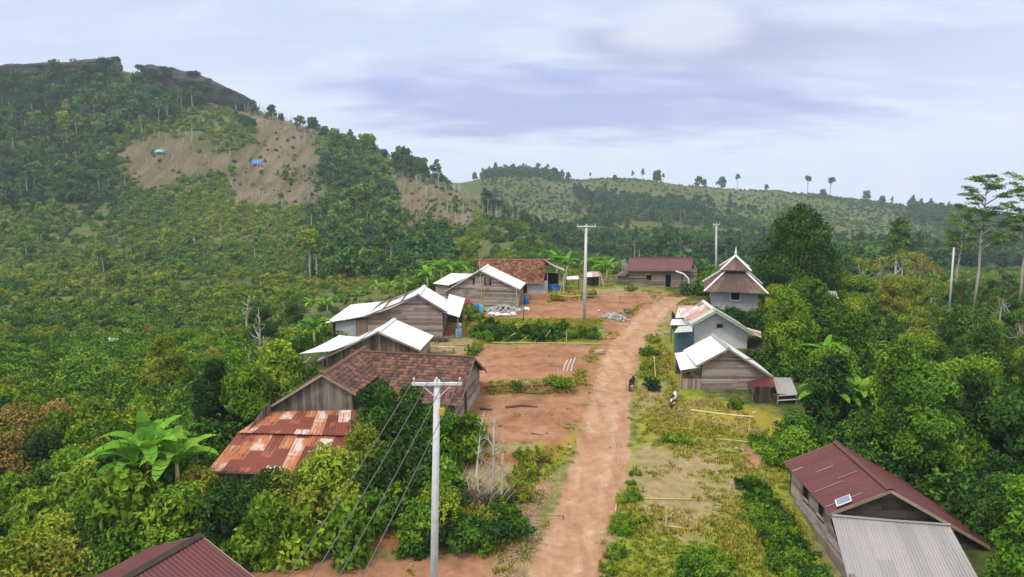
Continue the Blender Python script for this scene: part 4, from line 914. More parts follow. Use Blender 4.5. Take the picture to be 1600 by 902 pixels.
def rand_lobes(seed, n, R_, H, z0, flat=.8, lob=.42):
    r = random.Random(seed); out = []
    for k in range(n):
        a = 2 * math.pi * k / n * 2.4 + r.uniform(-.4, .4); t = (k + .5) / n; zz = z0 + (H - z0) * (1 - t) * .95 + r.uniform(-.1, .1) * H
        q = R_ * (1 - lob * .75) * math.sqrt(max(0.04, min(1, t * 1.15))) * r.uniform(.6, 1.05); s = R_ * lob * r.uniform(.75, 1.3)
        out.append((q * math.cos(a), q * math.sin(a), max(zz - s * .3, s * .55), s, s * r.uniform(.8, 1.2), s * flat * r.uniform(.8, 1.1)))
    return out
def mb_mesh(m, name, mat, smooth=True): return raw_mesh(name, np.array(m.v, float), m.f, mat, m.lv, None, smooth)
def trunk_mesh(name, h, r, lobes, mat, seed=1, lean=.06, splits=5):
    rd = random.Random(seed); m = MB(); lx, ly = rd.uniform(-lean, lean) * h, rd.uniform(-lean, lean) * h
    pts = [(lx * t * t, ly * t * t, h * t - .25 * (t == 0)) for t in (0, .25, .5, .75, 1.0)]
    m.tube(pts, [r * 1.25, r, r * .85, r * .7, r * .35], 7)
    for L_ in sorted(lobes, key=lambda q: -q[3])[:splits]:
        t = rd.uniform(.45, .85); b = Vector((lx * t * t, ly * t * t, h * t)); e = Vector(L_[:3]); md = b.lerp(e, .5) + Vector((0, 0, -.06 * h))
        m.tube([b, md, e], [r * .5, r * .34, r * .12], 5)
    return mb_mesh(m, name, mat)
def banana_mesh(seed, h=2.4, nl=12, ll=2.6):
    rd = random.Random(seed); vs, fs, lv = [], [], []
    for k in range(nl):
        az = 2.4 * k + rd.uniform(-.3, .3); t = k / nl; el0 = R(82 - 34 * t + rd.uniform(-8, 8)); L = ll * rd.uniform(.8, 1.15); wd = .27 * L * rd.uniform(.85, 1.1); q = 9
        p = Vector((0, 0, h * (.92 + .08 * rd.random()))); el = el0; bend = R(rd.uniform(55, 105) + 25 * t) / q; ha = Vector((math.cos(az), math.sin(az), 0)); sd = Vector((-math.sin(az), math.cos(az), 0)); tone = rd.random()
        prev = None
        for s in range(q + 1):
            u = s / q; w_ = wd * (math.sin(math.pi * min(1, .06 + u * .94)) ** .55) * (.12 if s == 0 else 1) * (.25 if s == q else 1) * rd.uniform(.82, 1.05)
            d = ha * math.cos(el) + UP * math.sin(el); n_ = ha * -math.sin(el) + UP * math.cos(el)
            cur = (p + sd * w_ * .5 + n_ * w_ * .16, p.copy(), p - sd * w_ * .5 + n_ * w_ * .16)
            if prev:
                i0 = len(vs); g = .014 * L * (rd.random() < .35)
                vs += [tuple(v + d * g) for v in prev] if s > 1 else [tuple(v) for v in prev]
                vs += [tuple(v) for v in cur]; fs += [(i0, i0 + 1, i0 + 4, i0 + 3), (i0 + 1, i0 + 2, i0 + 5, i0 + 4)]; lv += [tone * .7 + .3 * rd.random()] * 2
            prev = cur; p = p + d * (L / q); el -= bend
    return raw_mesh('leaves', np.array(vs), fs, M['banana'], lv)
def banana_stem(seed, h=2.6):
    m = MB(); m.tube([(0, 0, -.2), (.03, 0, h * .5), (0, .03, h * .98)], [.16, .13, .08], 7); return mb_mesh(m, 'stem', M['bamboo'])
def tuft_mesh(seed, n=26, h=.3, sp=.22, mat=None):
    rng = np.random.default_rng(seed); vs, fs, lv = [], [], []
    for k in range(n):
        a = rng.uniform(0, 6.28); o = np.array([rng.normal(0, sp * .5), rng.normal(0, sp * .5), -.02]); d = np.array([math.cos(a), math.sin(a), 0]); s = np.array([-d[1], d[0], 0]); hh = h * rng.uniform(.5, 1.2); w_ = .03 + .012 * rng.random(); b = hh * rng.uniform(.3, 1.1); i = len(vs)
        vs += [o - s * w_, o + s * w_, o + d * b * .4 + [0, 0, hh * .65] + s * w_ * .7, o + d * b * .4 + [0, 0, hh * .65] - s * w_ * .7, o + d * b + [0, 0, hh]]
        fs += [(i, i + 1, i + 2, i + 3), (i + 3, i + 2, i + 4)]; lv += [rng.random()] * 2
    return raw_mesh('tuft', np.array(vs), fs, mat or M['grass'], lv)
def dead_mesh(seed, h=5, r=.13, n=12, twig=3):
    rd = random.Random(seed); m = MB(); top = Vector((rd.uniform(-.12, .12) * h, rd.uniform(-.12, .12) * h, h)); mid = top * .5 + Vector((rd.uniform(-.1, .1) * h, 0, 0))
    P = lambda t: Vector((0, 0, -.2)).lerp(mid, min(1, t * 2)) if t < .5 else mid.lerp(top, t * 2 - 1)
    m.tube([P(0), P(.25), P(.5), P(.75), P(1)], [r, r * .85, r * .65, r * .45, r * .15], 6)
    for k in range(n):
        t = rd.uniform(.3, .95); b = P(t); a = rd.uniform(0, 6.28); L = h * rd.uniform(.18, .42) * (1.2 - t); e = b + Vector((math.cos(a) * L * .7, math.sin(a) * L * .7, L * rd.uniform(.4, 1)))
        md = b.lerp(e, .5) + Vector((math.cos(a), math.sin(a), -.3)) * L * .12; m.tube([b, md, e], [r * .4, r * .28, r * .07], 5, cap=False)
        for q in range(twig):
            e2 = md.lerp(e, rd.random()) ; f2 = e2 + Vector((rd.uniform(-1, 1), rd.uniform(-1, 1), rd.uniform(.2, 1))) * L * .35; m.tube([e2, f2], [r * .16, r * .04], 4, cap=False)
    return mb_mesh(m, 'branches', M['bark_pale'])

# prototypes ---------------------------------------------------------
PROTO = {}
def proto(kind, parts): PROTO.setdefault(kind, []).append(parts)
for s in range(6):                                                       # near bush, radius ~1.7 m, about 2.4 m high
    lb = rand_lobes(s + 3, 9, 1.7, 2.3, .3, .85, .46)
    proto('bush', [('crown', crown_mesh('crown', lb, 4600, .22 + .06 * (s % 3), .11 + .03 * (s % 3), M['leaf'], seed=s + 1)), ('stem', trunk_mesh('stem', 1.5, .06, lb, M['bark'], s, .1, 6))])
for s in range(5):                                                       # straggling low bush with sprays
    r_ = random.Random(s + 500); lb = [(r_.gauss(0, .8), r_.gauss(0, .8), r_.uniform(.35, 1.1), r_.uniform(.45, .85), r_.uniform(.45, .85), r_.uniform(.35, .6)) for q in range(9)]
    for q in range(10): a = r_.uniform(0, 6.28); d_ = r_.uniform(.5, 1.7); lb.append((d_ * math.cos(a), d_ * math.sin(a), r_.uniform(.7, 2.1) * (1.15 - d_ * .35), .22, .22, r_.uniform(.35, .6)))
    proto('low_bush', [('crown', crown_mesh('crown', lb, 1500, .46, .21, M['leaf'], seed=s + 401, shell=(.2, 1.35))), ('stem', trunk_mesh('stem', 1.2, .05, lb, M['bark'], s, .1, 8))])
for s in range(3):                                                       # big-leaved shrub
    lb = rand_lobes(s + 83, 7, 1.5, 2.2, .3, .9, .48)
    proto('big_leaf', [('crown', crown_mesh('crown', lb, 1300, .42, .23, M['leaf'], up=.8, droop=.6, seed=s + 71)), ('stem', trunk_mesh('stem', 1.5, .06, lb, M['bark'], s, .1, 6))])
for s in range(5):                                                       # broadleaf tree, 6 m
    lb = rand_lobes(s + 21, 17, 2.5, 6.0, 1.8, .8, .36)
    proto('tree', [('crown', crown_mesh('crown', lb, 7500, .30 + .06 * (s % 3), .15 + .03 * (s % 2), M['leaf'], seed=s + 11)), ('trunk', trunk_mesh('trunk', 4.6, .16, lb, M['bark'], s, .06, 8))])
for s in range(3):                                                       # slender tree, pale trunk, 9 m
    lb = [(q[0] * .8, q[1] * .8, q[2], *q[3:]) for q in rand_lobes(s + 41, 8, 2.0, 9.0, 6.0, .7, .45)]
    proto('slender', [('crown', crown_mesh('crown', lb, 1500, .5, .26, M['leaf'], seed=s + 31)), ('trunk', trunk_mesh('trunk', 8.0, .15, lb, M['bark_pale'], s, .05, 6))])
for s in range(3):                                                       # wispy half-bare tree, 7 m
    lb = rand_lobes(s + 61, 12, 2.6, 7.0, 3.0, .6, .26)
    proto('sparse', [('crown', crown_mesh('crown', lb, 800, .4, .2, M['leaf'], seed=s + 51)), ('trunk', trunk_mesh('trunk', 6.2, .13, lb, M['bark_pale'], s, .06, 12))])
for s in range(3): proto('banana', [('crown', banana_mesh(s + 1)), ('stem', banana_stem(s + 1))])
for s in range(3): proto('dead', [('trunk', dead_mesh(s + 1))])
def flat_top(seed):
    rd = random.Random(seed); lb = []; m = MB(); m.tube([(0, 0, -.3), (.3, .1, 8), (-.1, 0, 14), (.15, .2, 19), (0, 0, 23.6)], [.27, .2, .16, .1, .04], 8)
    for k in range(19):
        t = k / 18; a = k * 2.4 + rd.uniform(-.3, .3); z = 12.5 + 11.3 * t; L = (6.3 - 3.2 * abs(t - .4) * 1.5) * rd.uniform(.6, 1.05) if t < .95 else .8
        e = Vector((math.cos(a) * L, math.sin(a) * L, z + .22 * L)); b = Vector((0, 0, z - .34 * L)); m.tube([b, b.lerp(e, .5) + Vector((0, 0, .12 * L)), e], [.12, .08, .025], 5)
        for f_ in (.5, .75, 1.0):
            q = b.lerp(e, f_); s = rd.uniform(1.0, 1.75); lb.append((q.x + rd.uniform(-.4, .4), q.y + rd.uniform(-.4, .4), q.z + .3 * (1 - f_) + .15, s, s, .26))
    return crown_mesh('crown', lb, 6800, .46, .24, M['leaf'], up=1.6, shell=(.02, 1.05), droop=.1, seed=seed), mb_mesh(m, 'trunk', M['bark_pale'])
for s in (2, 9): c_, t_ = flat_top(s); proto('flat_top', [('crown', c_), ('trunk', t_)])
lb = []
rd = random.Random(4)
for k in range(34):
    t = k / 33; a = 2.4 * k; q = 4.6 * math.sqrt(max(0, 1 - t ** 1.7)) * rd.uniform(.55, .95); s = 1.9 - .75 * t; lb.append((q * math.cos(a), q * math.sin(a), 1.9 + 9.2 * t, s * rd.uniform(.9, 1.25), s * rd.uniform(.9, 1.2), s * .75))
proto('conical', [('crown', crown_mesh('crown', lb, 26000, .36, .18, M['leaf'], seed=77, lv_clump=.4)), ('trunk', trunk_mesh('trunk', 10.5, .3, lb, M['bark'], 3, .03, 16))])
# distant trees, each one mesh part set
for s in range(5):
    lb = rand_lobes(s + 121, 8, 3.4, 8.5, 3.0, .75, .46)
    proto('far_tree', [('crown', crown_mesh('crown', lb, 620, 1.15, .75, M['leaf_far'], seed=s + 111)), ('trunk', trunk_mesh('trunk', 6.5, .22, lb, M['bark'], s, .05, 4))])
for s in range(3):
    lb = [(q[0] * .75, q[1] * .75, q[2], *q[3:]) for q in rand_lobes(s + 141, 7, 3.2, 16.0, 11.0, .6, .42)]
    proto('far_tall', [('crown', crown_mesh('crown', lb, 420, 1.2, .75, M['leaf_far'], seed=s + 131)), ('trunk', trunk_mesh('trunk', 14.0, .24, lb, M['bark_pale'], s, .03, 5))])

def put(kind, x, y, s, name, label, cat, group, tint, rz=None, var=None, z=None, sz=None, named=None):
    if kind == 'bush' and s < .8: kind = 'low_bush'
    pr = PROTO[kind]; v = (int(abs(x * 31 + y * 17)) if var is None else var) % len(pr)
    o = empty(name, (x, y, (G1(x, y) if z is None else z) - .03), label, cat, group); o.rotation_euler.z = (abs(x * 7.3 + y * 3.1) % 6.28) if rz is None else rz
    o.scale = (s, s, s * (sz or 1))
    for nm, me in pr[v]:
        c_ = bpy.data.objects.new(nm, me); COL.objects.link(c_); c_.parent = o; c_['tint'] = float(tint)
    return o
PLANTS = []      # [object, base label, region landmark words]
def tone_word(t): return 'dark green' if t < .27 else 'mid green' if t < .47 else 'bright green' if t < .64 else 'yellow-green' if t < .82 else 'brownish olive'
def plant(kind, x, y, s, tint, where, name=None, cat=None, sz=None, z=None, rz=None, word=None):
    nm, ct, wd = {'bush': ('bush', 'bush', 'bush'), 'low_bush': ('bush', 'bush', 'straggling bush'), 'big_leaf': ('shrub', 'bush', 'large-leaved shrub'), 'tree': ('broadleaf_tree', 'tree', 'broad tree'), 'slender': ('slender_tree', 'tree', 'slender pale-trunked tree'),
                  'sparse': ('sparse_tree', 'tree', 'thin half-bare tree'), 'banana': ('banana_plant', 'banana plant', 'banana plant'), 'dead': ('dead_tree', 'dead tree', 'bare dead tree'), 'flat_top': ('flat_topped_tree', 'tree', 'tall flat-topped tree'),
                  'conical': ('dense_tree', 'tree', 'dense tree'), 'far_tree': ('hill_tree', 'tree', 'tree'), 'far_tall': ('tall_hill_tree', 'tree', 'tall pale-trunked tree')}[kind]
    o = put(kind, x, y, s, name or nm, None, cat or ct, None, tint, z=z, sz=sz, rz=rz)
    size = {'bush': ('low ' if s < .8 else 'tall ' if s > 1.25 else ''), 'tree': ('small ' if s < .8 else 'big ' if s > 1.2 else '')}.get(kind, '')
    tw = tone_word(tint) + ' ' if kind not in ('dead', 'banana') else 'pale ' if kind == 'dead' else ('yellowed ' if tint > .7 else 'fresh green ')
    PLANTS.append([o, f"{size}{tw}{word or wd}", where]); return o

# footprints to keep free of plants
BLOCK = []
def block(o, grow=.3):
    xs, ys = [], []
    st = [o]
    for ch in bpy.data.objects:
        p = ch
        while p.parent is not None: p = p.parent
        if p == o and ch.type == 'MESH':
            L_ = wloc(ch); 
            for v in ch.bound_box: xs.append(v[0] + L_.x); ys.append(v[1] + L_.y)
    BLOCK.append((min(xs) - grow, max(xs) + grow, min(ys) - grow, max(ys) + grow))
for o in [q for q in bpy.data.objects if q.parent is None and q.get('category') in ('house', 'shed', 'barn', 'hut', 'mosque')]: block(o)
_b = at(1216, 640, 52); BLOCK.append((_b.x - 2.6, _b.x + 1.2, 46.5, 53.5)); BLOCK.append((at(1215, 600, 54).x - .5, at(1250, 600, 54).x + .4, 50, 60))
def free(x, y, r=0.0): return not any(a - r < x < b + r and c - r < y < d + r for a, b, c, d in BLOCK)

# ------------------------------------------------------------------ plants: placing
def scatter(poly, n, kinds, smin, smax, tints, where, rmin=1.1, seed=1, keep_road=True, blockr=.6, sz=None):
    """single plants on the ground seen inside an outline, spaced apart"""
    rng = np.random.default_rng(seed); P = np.array(poly, float); got = []; x0, y0 = P.min(0); x1, y1 = P.max(0); tries = 0
    while len(got) < n and tries < 30:
        tries += 1; px = rng.uniform(x0, x1, n * 5); py = rng.uniform(y0, y1, n * 5); k = poly_sd(px, py, P) > 0
        H3 = hits(px[k], py[k])
        for h in H3:
            if len(got) >= n: break
            if np.isnan(h).any() or not free(h[0], h[1], blockr): continue
            s = rng.uniform(smin, smax)
            if any((h[0] - g[0]) ** 2 + (h[1] - g[1]) ** 2 < (rmin * .5 * (s + g[2])) ** 2 for g in got): continue
            if keep_road and h[1] < 100 and weight_at('road', h[0], h[1]) > .05: continue
            got.append((h[0], h[1], s)); kd = kinds[int(rng.integers(len(kinds)))]; plant(kd, h[0], h[1], s, float(np.clip(rng.choice(tints) + rng.normal(0, .03), 0, 1)), where, sz=sz)
    return got
T_D, T_M, T_B, T_Y, T_O = .14, .38, .55, .72, .92
# left foreground thicket and the thicket in front of the rusty roof
scatter([(-120, 640), (250, 690), (320, 740), (330, 800), (270, 850), (190, 860), (130, 930), (-150, 1000)], 46, ['bush', 'bush', 'big_leaf'], .85, 1.35, [T_M, T_B, T_B, T_Y, T_D], 'left of the rusty roof', 1.9, 1)
scatter([(300, 800), (470, 785), (600, 760), (690, 790), (700, 850), (640, 858), (480, 872), (400, 880), (300, 820)], 26, ['bush', 'big_leaf', 'bush'], .8, 1.2, [T_M, T_B, T_D, T_Y], 'below the rusty roof', 1.7, 2)
for (px, py, kd, s, ti) in ((572, 768, 'tree', .66, T_Y), (525, 790, 'bush', 1.4, .62), (440, 800, 'bush', 1.0, T_Y), (612, 738, 'tree', .82, T_D), (590, 700, 'tree', .72, .2), (655, 770, 'bush', 1.3, T_D), (590, 800, 'bush', 1.2, T_D), (652, 730, 'tree', .80, .18), (688, 728, 'tree', .66, .3), (722, 712, 'bush', .95, .62), (735, 690, 'bush', .8, .58), (685, 742, 'bush', 1.0, T_M), (700, 705, 'low_bush', 1.0, .62), (690, 790, 'bush', 1.0, T_M)):
    h = hit(px, py); plant(kd, h.x, h.y, s, ti, 'between rusty roof and near pole')
scatter([(-100, 520), (420, 520), (430, 590), (360, 660), (250, 690), (-100, 640)], 60, ['bush', 'bush', 'bush', 'big_leaf'], .6, .98, [T_M, T_B, T_B, .5, T_Y, .5, .62], 'on the slope left of the cabin', 2.2, 3)
for (px, py, kd, s, ti, wd) in ((385, 665, 'tree', .85, T_M, None), (335, 668, 'tree', .75, T_D, None), (430, 645, 'bush', 1.5, T_B, None), (262, 610, 'tree', .9, T_Y, None), (250, 600, 'bush', 1.3, T_Y, None), (40, 700, 'bush', 1.5, T_O, 'withered bush'), (85, 690, 'bush', 1.3, T_O, 'withered bush'), (10, 740, 'bush', 1.3, T_O, 'withered bush'), (440, 600, 'bush', 1.3, T_B, None), (460, 520, 'tree', .7, T_D, None), (410, 540, 'tree', .9, T_D, None)):
    h = hit(px, py); plant(kd, h.x, h.y, s, ti, 'on the slope beside the tiled house', word=wd)
# bananas
for (px, py, s, ti, wh) in ((238, 790, 1.5, .42, 'standing tall in the left thicket'), (215, 800, 1.25, .45, 'at the foot of the tall banana plant'), (282, 792, 1.3, .5, 'right of the tall banana plant in the thicket'), (690, 452, 1.25, .4, 'behind the plank house gable'), (668, 460, 1.1, .5, 'behind the swept white roof'), (715, 448, 1.1, .35, 'behind the plank house gable'), (700, 458, .9, .6, 'behind the plank house gable'),
        (490, 498, 1.2, .6, 'uphill of the swept white roof'), (512, 492, 1.0, .5, 'uphill of the swept white roof'), (590, 470, 1.2, .65, 'uphill of the swept white roof'), (610, 466, 1.1, .6, 'uphill of the swept white roof'), (560, 478, .9, .5, 'uphill of the swept white roof'), (640, 462, 1.0, .7, 'uphill of the swept white roof'), (470, 560, 1.3, .4, 'left of the two white roofs'), (455, 575, 1.1, .35, 'left of the two white roofs'), (492, 545, 1.0, .3, 'left of the two white roofs'),
        (900, 445, 1.2, .5, 'beside the little open shed'), (885, 440, 1.1, .45, 'behind the grey awning'), (926, 440, 1.1, .4, 'behind the little open shed'), (948, 443, 1.0, .5, 'beside the little open shed'), (870, 436, 1.1, .4, 'behind the grey awning'),
        (1290, 672, 1.15, .45, 'beside the dark open barn'), (1268, 660, .95, .5, 'beside the dark open barn'), (1310, 668, 1.0, .4, 'beside the dark open barn'), (1352, 590, 1.15, .6, 'in the wood right of the barn'), (1420, 610, 1.1, .5, 'in the wood right of the barn'), (1305, 645, 1.0, .5, 'in the wood right of the barn'), (1340, 665, 1.05, .55, 'in the wood right of the barn'), (1285, 600, 1.1, .45, 'in the wood right of the barn'), (1265, 590, 1.1, .4, 'behind the dark open barn'), (1488, 800, .95, .45, 'behind the timber house'), (1100, 690 - 130, .4, .5, 'beside the prayer house')):
    h = hit(px, py)
    if free(h.x, h.y, .3): plant('banana', h.x, h.y, s * .82, ti, wh)
# hedges and bushes of the village
scatter([(790, 760), (815, 712), (842, 716), (835, 745), (790, 820), (742, 850), (735, 820)], 15, ['bush'], .34, .5, [T_M, T_B, T_Y], 'between dead tree and road', 1.4, 5)
scatter([(640, 850), (742, 838), (800, 820), (770, 862), (640, 868)], 12, ['bush'], .5, .7, [T_M, T_D, T_B], 'above the red bank by the near pole', 1.3, 6)
scatter([(735, 530), (800, 533), (925, 533), (930, 520), (860, 516), (735, 512)], 34, ['bush', 'bush', 'bush', 'big_leaf'], .36, .58, [T_D, T_D, T_M, .3, T_B], 'on the bank between two red yards', 1.15, 7)
scatter([(1158, 758), (1185, 752), (1215, 800), (1262, 860), (1290, 930), (1240, 930), (1195, 850)], 46, ['bush', 'bush'], .26, .40, [T_M, T_D, T_B], 'in the hedge beside the timber house', .95, 8)
scatter([(1058, 880), (1100, 868), (1125, 905), (1090, 930), (1050, 930)], 6, ['bush'], .38, .55, [T_B, T_M], 'on the lawn near the road', 1.2, 9)
scatter([(945, 830), (990, 720), (1000, 735), (985, 850), (960, 940), (930, 940)], 14, ['bush'], .18, .34, [T_B, T_Y, T_M], 'on the verge right of the road', 1.4, 10)
scatter([(700, 725), (760, 740), (740, 800), (700, 800)], 5, ['bush'], .3, .5, [T_Y, T_B], 'around the dead tree', 1.4, 12)
for (px, py, s, ti, wh) in ((1010, 556, .48, T_M, 'on the road edge above the motorbike'), (1010, 575, .4, T_B, 'on the road edge above the motorbike'), (1016, 606, .45, T_D, 'beside the dark motorbike'), (1008, 590, .3, T_Y, 'beside the dark motorbike'), (1150, 638, .4, T_M, 'against the roadside timber house'), (1062, 690, .4, T_B, 'on the yellow lawn edge'), (1040, 688, .3, T_Y, 'on the yellow lawn edge'), (876, 605, .5, T_B, 'at the corner of the red yard'), (865, 598, .35, T_Y, 'at the corner of the red yard'), (805, 605, .3, T_M, 'on the lip of the red yard'), (737, 552, .45, T_B, 'beside the log pile'), (745, 545, .35, T_Y, 'beside the log pile'),
                            (868, 470, .5, T_Y, 'in front of the grey awning'), (880, 466, .6, T_M, 'in front of the grey awning'), (925, 462, .4, T_Y, 'by the bamboo fence'), (1040, 447, .6, T_Y, 'before the far maroon-roofed house'), (1090, 446, 1.1, T_M, 'between the far maroon roof and the prayer house'), (1072, 444, .9, T_D, 'between the far maroon roof and the prayer house'), (1100, 478, .9, T_B, 'at the wall of the prayer house'), (1085, 474, .6, T_M, 'at the wall of the prayer house'), (1020, 533, .4, T_Y, 'on the road edge before the low shed'),
                            (1195, 700, .6, T_B, 'at the wood edge beside the bamboo rail'), (1222, 722, .8, T_M, 'at the wood edge beside the bamboo rail'), (1245, 700, 1.0, T_D, 'at the wood edge beside the bamboo rail'), (1240, 715, .8, T_B, 'at the wood edge beside the bamboo rail'), (722, 505, .7, T_M, 'beside the pink flowers'), (742, 500, .5, T_B, 'beside the pink flowers'), (985, 455, .4, T_M, 'by the bamboo fence')):
    h = hit(px, py)
    if free(h.x, h.y, .05): plant('bush', h.x, h.y, s, ti, wh)
# right-hand woods
scatter([(1290, 690), (1420, 700), (1600, 740), (1720, 800), (1720, 960), (1590, 960), (1580, 880), (1480, 790), (1380, 720)], 34, ['tree', 'bush', 'tree', 'big_leaf'], .75, 1.15, [T_D, .2, .3, T_M, .5], 'in the wood behind the timber house', 2.4, 21)
scatter([(1240, 600), (1420, 560), (1720, 600), (1720, 790), (1500, 720), (1320, 690), (1240, 690)], 52, ['tree', 'bush', 'tree', 'big_leaf'], .75, 1.1, [.2, .3, T_M, T_M, .5, .6], 'in the wood right of the barn', 2.5, 22)
scatter([(1180, 520), (1290, 490), (1340, 500), (1340, 570), (1250, 590), (1195, 565)], 12, ['tree', 'tree'], .75, 1.05, [T_M, .3, T_M, .5], 'beside the white plastered house', 2.6, 23)
scatter([(1320, 470), (1720, 470), (1720, 600), (1420, 560), (1330, 520)], 56, ['tree', 'bush', 'sparse', 'tree'], .7, 1.05, [T_M, .3, .5, .62, T_Y], 'on the slope beyond the prayer house', 2.6, 24)
for (px, py, kd, s, ti) in ((1215, 560, 'tree', 1.12, .26), (1262, 560, 'tree', 1.1, .24), (1190, 540, 'tree', .85, .3), (1235, 520, 'tree', .8, .62), (1215, 505, 'tree', .7, .62), (1265, 520, 'tree', .65, .6), (1310, 570, 'tree', .9, .3), (1290, 600, 'bush', 1.5, T_M), (1250, 560, 'bush', 1.6, T_D)):
    h = hit(px, py)
    if free(h.x, h.y, .4): plant(kd, h.x, h.y, s, ti, 'beside the white plastered house')
o = hit(1245, 462); plant('conical', at(1245, 450, 92).x, 92.0, 1.0, .07, 'rising beside the prayer house', word='very large rounded tree', sz=1.1)
for (px, Y, s, v) in ((1530, 118, 1.0, 0), (1604, 122, 1.06, 1), (1500, 150, .62, 1)):
    x = at(px, 400, Y).x; z = G1(x, Y); plant('flat_top', x, Y, (at(px, {1530: 274, 1604: 264, 1500: 325}[px], Y).z - z) / 24.2, .42, {1530: 'spreading above the right-hand wood', 1604: 'partly cut by the photo edge', 1500: 'smaller and farther, behind the spreading one'}[px], rz=v * 2.1)
for (px, Y, kd, s, ti, wh) in ((1402, 190, 'slender', 1.95, .4, 'topping the ridge beyond the big tree'), (1412, 150, 'sparse', 1.5, T_Y, 'behind the big tree'), (1440, 140, 'sparse', 1.5, T_O, 'behind the big tree'), (1380, 135, 'sparse', 1.3, T_Y, 'behind the big tree'), (1350, 130, 'sparse', 1.2, T_Y, 'behind the big tree'), (1460, 125, 'sparse', 1.2, T_O, 'behind the big tree'), (1360, 104, 'dead', 1.1, .5, 'right of the big tree'), (1405, 102, 'dead', 1.2, .5, 'right of the big tree'), (1425, 106, 'dead', 1.0, .5, 'right of the big tree'), (1345, 100, 'dead', .9, .5, 'right of the big tree'), (1390, 112, 'dead', 1.2, .5, 'right of the big tree'),
                               (1580, 130, 'sparse', 1.1, .3, 'under the flat-topped trees'), (1480, 135, 'tree', .9, .3, 'under the flat-topped trees'), (1560, 125, 'tree', .9, T_D, 'under the flat-topped trees')):
    plant(kd, at(px, 400, Y).x, Y, s, ti, wh)
# slender trees, dead trees of the left slope
for (px, py, hp, kd, ti) in ((485, 442, 95, 'slender', .66), (163, 436, 58, 'slender', .6), (590, 432, 55, 'slender', .4), (182, 440, 45, 'slender', .62), (42, 402, 40, 'slender', .3), (60, 385, 35, 'slender', .3), (405, 565, 95, 'dead', .5), (385, 520, 70, 'dead', .5), (392, 590, 60, 'dead', .5), (417, 590, 80, 'dead', .5), (330, 398, 30, 'dead', .5), (305, 395, 34, 'dead', .5), (345, 372, 28, 'dead', .5), (172, 590, 30, 'dead', .5)):
    h = hit(px, py); hm = hp / F * h.y; plant(kd, h.x, h.y, hm / (9 if kd == 'slender' else 5.5), ti, 'on the slope below the left hill' if px > 100 else 'at the foot of the hill')
# trees one can tell apart on the hill
for (px, py, hp) in ((204, 186, 42), (207, 184, 40), (249, 198, 42), (261, 190, 45), (263, 192, 40), (279, 171, 34), (284, 170, 30), (301, 172, 36), (333, 158, 26), (351, 150, 30), (107, 246, 45), (90, 240, 30), (62, 262, 30), (55, 300, 34), (78, 268, 26), (196, 292, 34), (540, 296, 50), (565, 290, 38), (448, 300, 34), (410, 290, 26), (312, 258, 26), (640, 300, 32), (712, 350, 34), (630, 278, 26), (496, 262, 30), (240, 258, 24), (22, 240, 40), (165, 160, 26), (620, 440, 40), (440, 330, 30), (130, 300, 30), (150, 260, 30), (20, 200, 34)):
    h = hit(px, py)
    if h.y == h.y: plant('far_tall', h.x, h.y, hp / F * h.y / 16.5, .3, 'on the left hillside')
# ridge trees against the sky
for (px, Y, hp, kd) in ((375, 482, 22, 'far_tree'), (398, 480, 20, 'far_tree'), (425, 480, 24, 'far_tree'), (462, 478, 16, 'far_tall'), (470, 480, 22, 'far_tree'), (489, 474, 30, 'far_tree'), (508, 470, 24, 'far_tree'), (525, 468, 20, 'far_tree'), (547, 462, 30, 'far_tall'), (560, 464, 22, 'far_tree'), (580, 462, 24, 'far_tree'), (600, 458, 22, 'far_tree'), (618, 452, 28, 'far_tree'), (628, 446, 46, 'far_tree'), (640, 440, 36, 'far_tree'), (655, 430, 34, 'far_tree'), (664, 424, 28, 'far_tree'), (676, 418, 30, 'far_tall'), (690, 410, 18, 'far_tree'), (440, 478, 16, 'far_tree'), (350, 482, 26, 'far_tall'), (330, 484, 18, 'far_tree')):
    x = at(px, 200, Y).x; plant(kd, x, Y, hp / F * Y / (9 if kd == 'far_tree' else 16.5), .12, 'on the skyline of the left hill')
for (px, Y, hp, kd) in ((742, 850, 14, 'far_tree'), (760, 850, 14, 'far_tree'), (785, 850, 12, 'far_tree'), (800, 850, 12, 'far_tree'), (815, 850, 11, 'far_tree'), (866, 850, 18, 'far_tree'), (888, 850, 14, 'far_tree'), (922, 850, 14, 'far_tall'), (960, 850, 12, 'far_tree'), (988, 850, 18, 'far_tall'), (1004, 850, 22, 'far_tall'), (1026, 840, 24, 'far_tree'), (1036, 845, 18, 'far_tall'), (1092, 850, 20, 'far_tree'), (1100, 846, 14, 'far_tree'), (1128, 840, 22, 'far_tree'), (1152, 850, 24, 'far_tall'), (1198, 850, 10, 'far_tree'), (1262, 850, 34, 'far_tall'), (1287, 850, 16, 'far_tree'), (1298, 846, 36, 'far_tall'), (1355, 850, 20, 'far_tree'), (1380, 845, 16, 'far_tree'), (1396, 840, 18, 'far_tall'), (1425, 700, 20, 'far_tree'), (1450, 700, 16, 'far_tree'), (1476, 650, 20, 'far_tree'), (1505, 600, 30, 'far_tree'), (1545, 600, 24, 'far_tree'), (1585, 560, 30, 'far_tree')):
    x = at(px, 290, Y).x; plant(kd, x, Y, hp / F * Y / (9 if kd == 'far_tree' else 16.5), .15, 'on the far ridge')

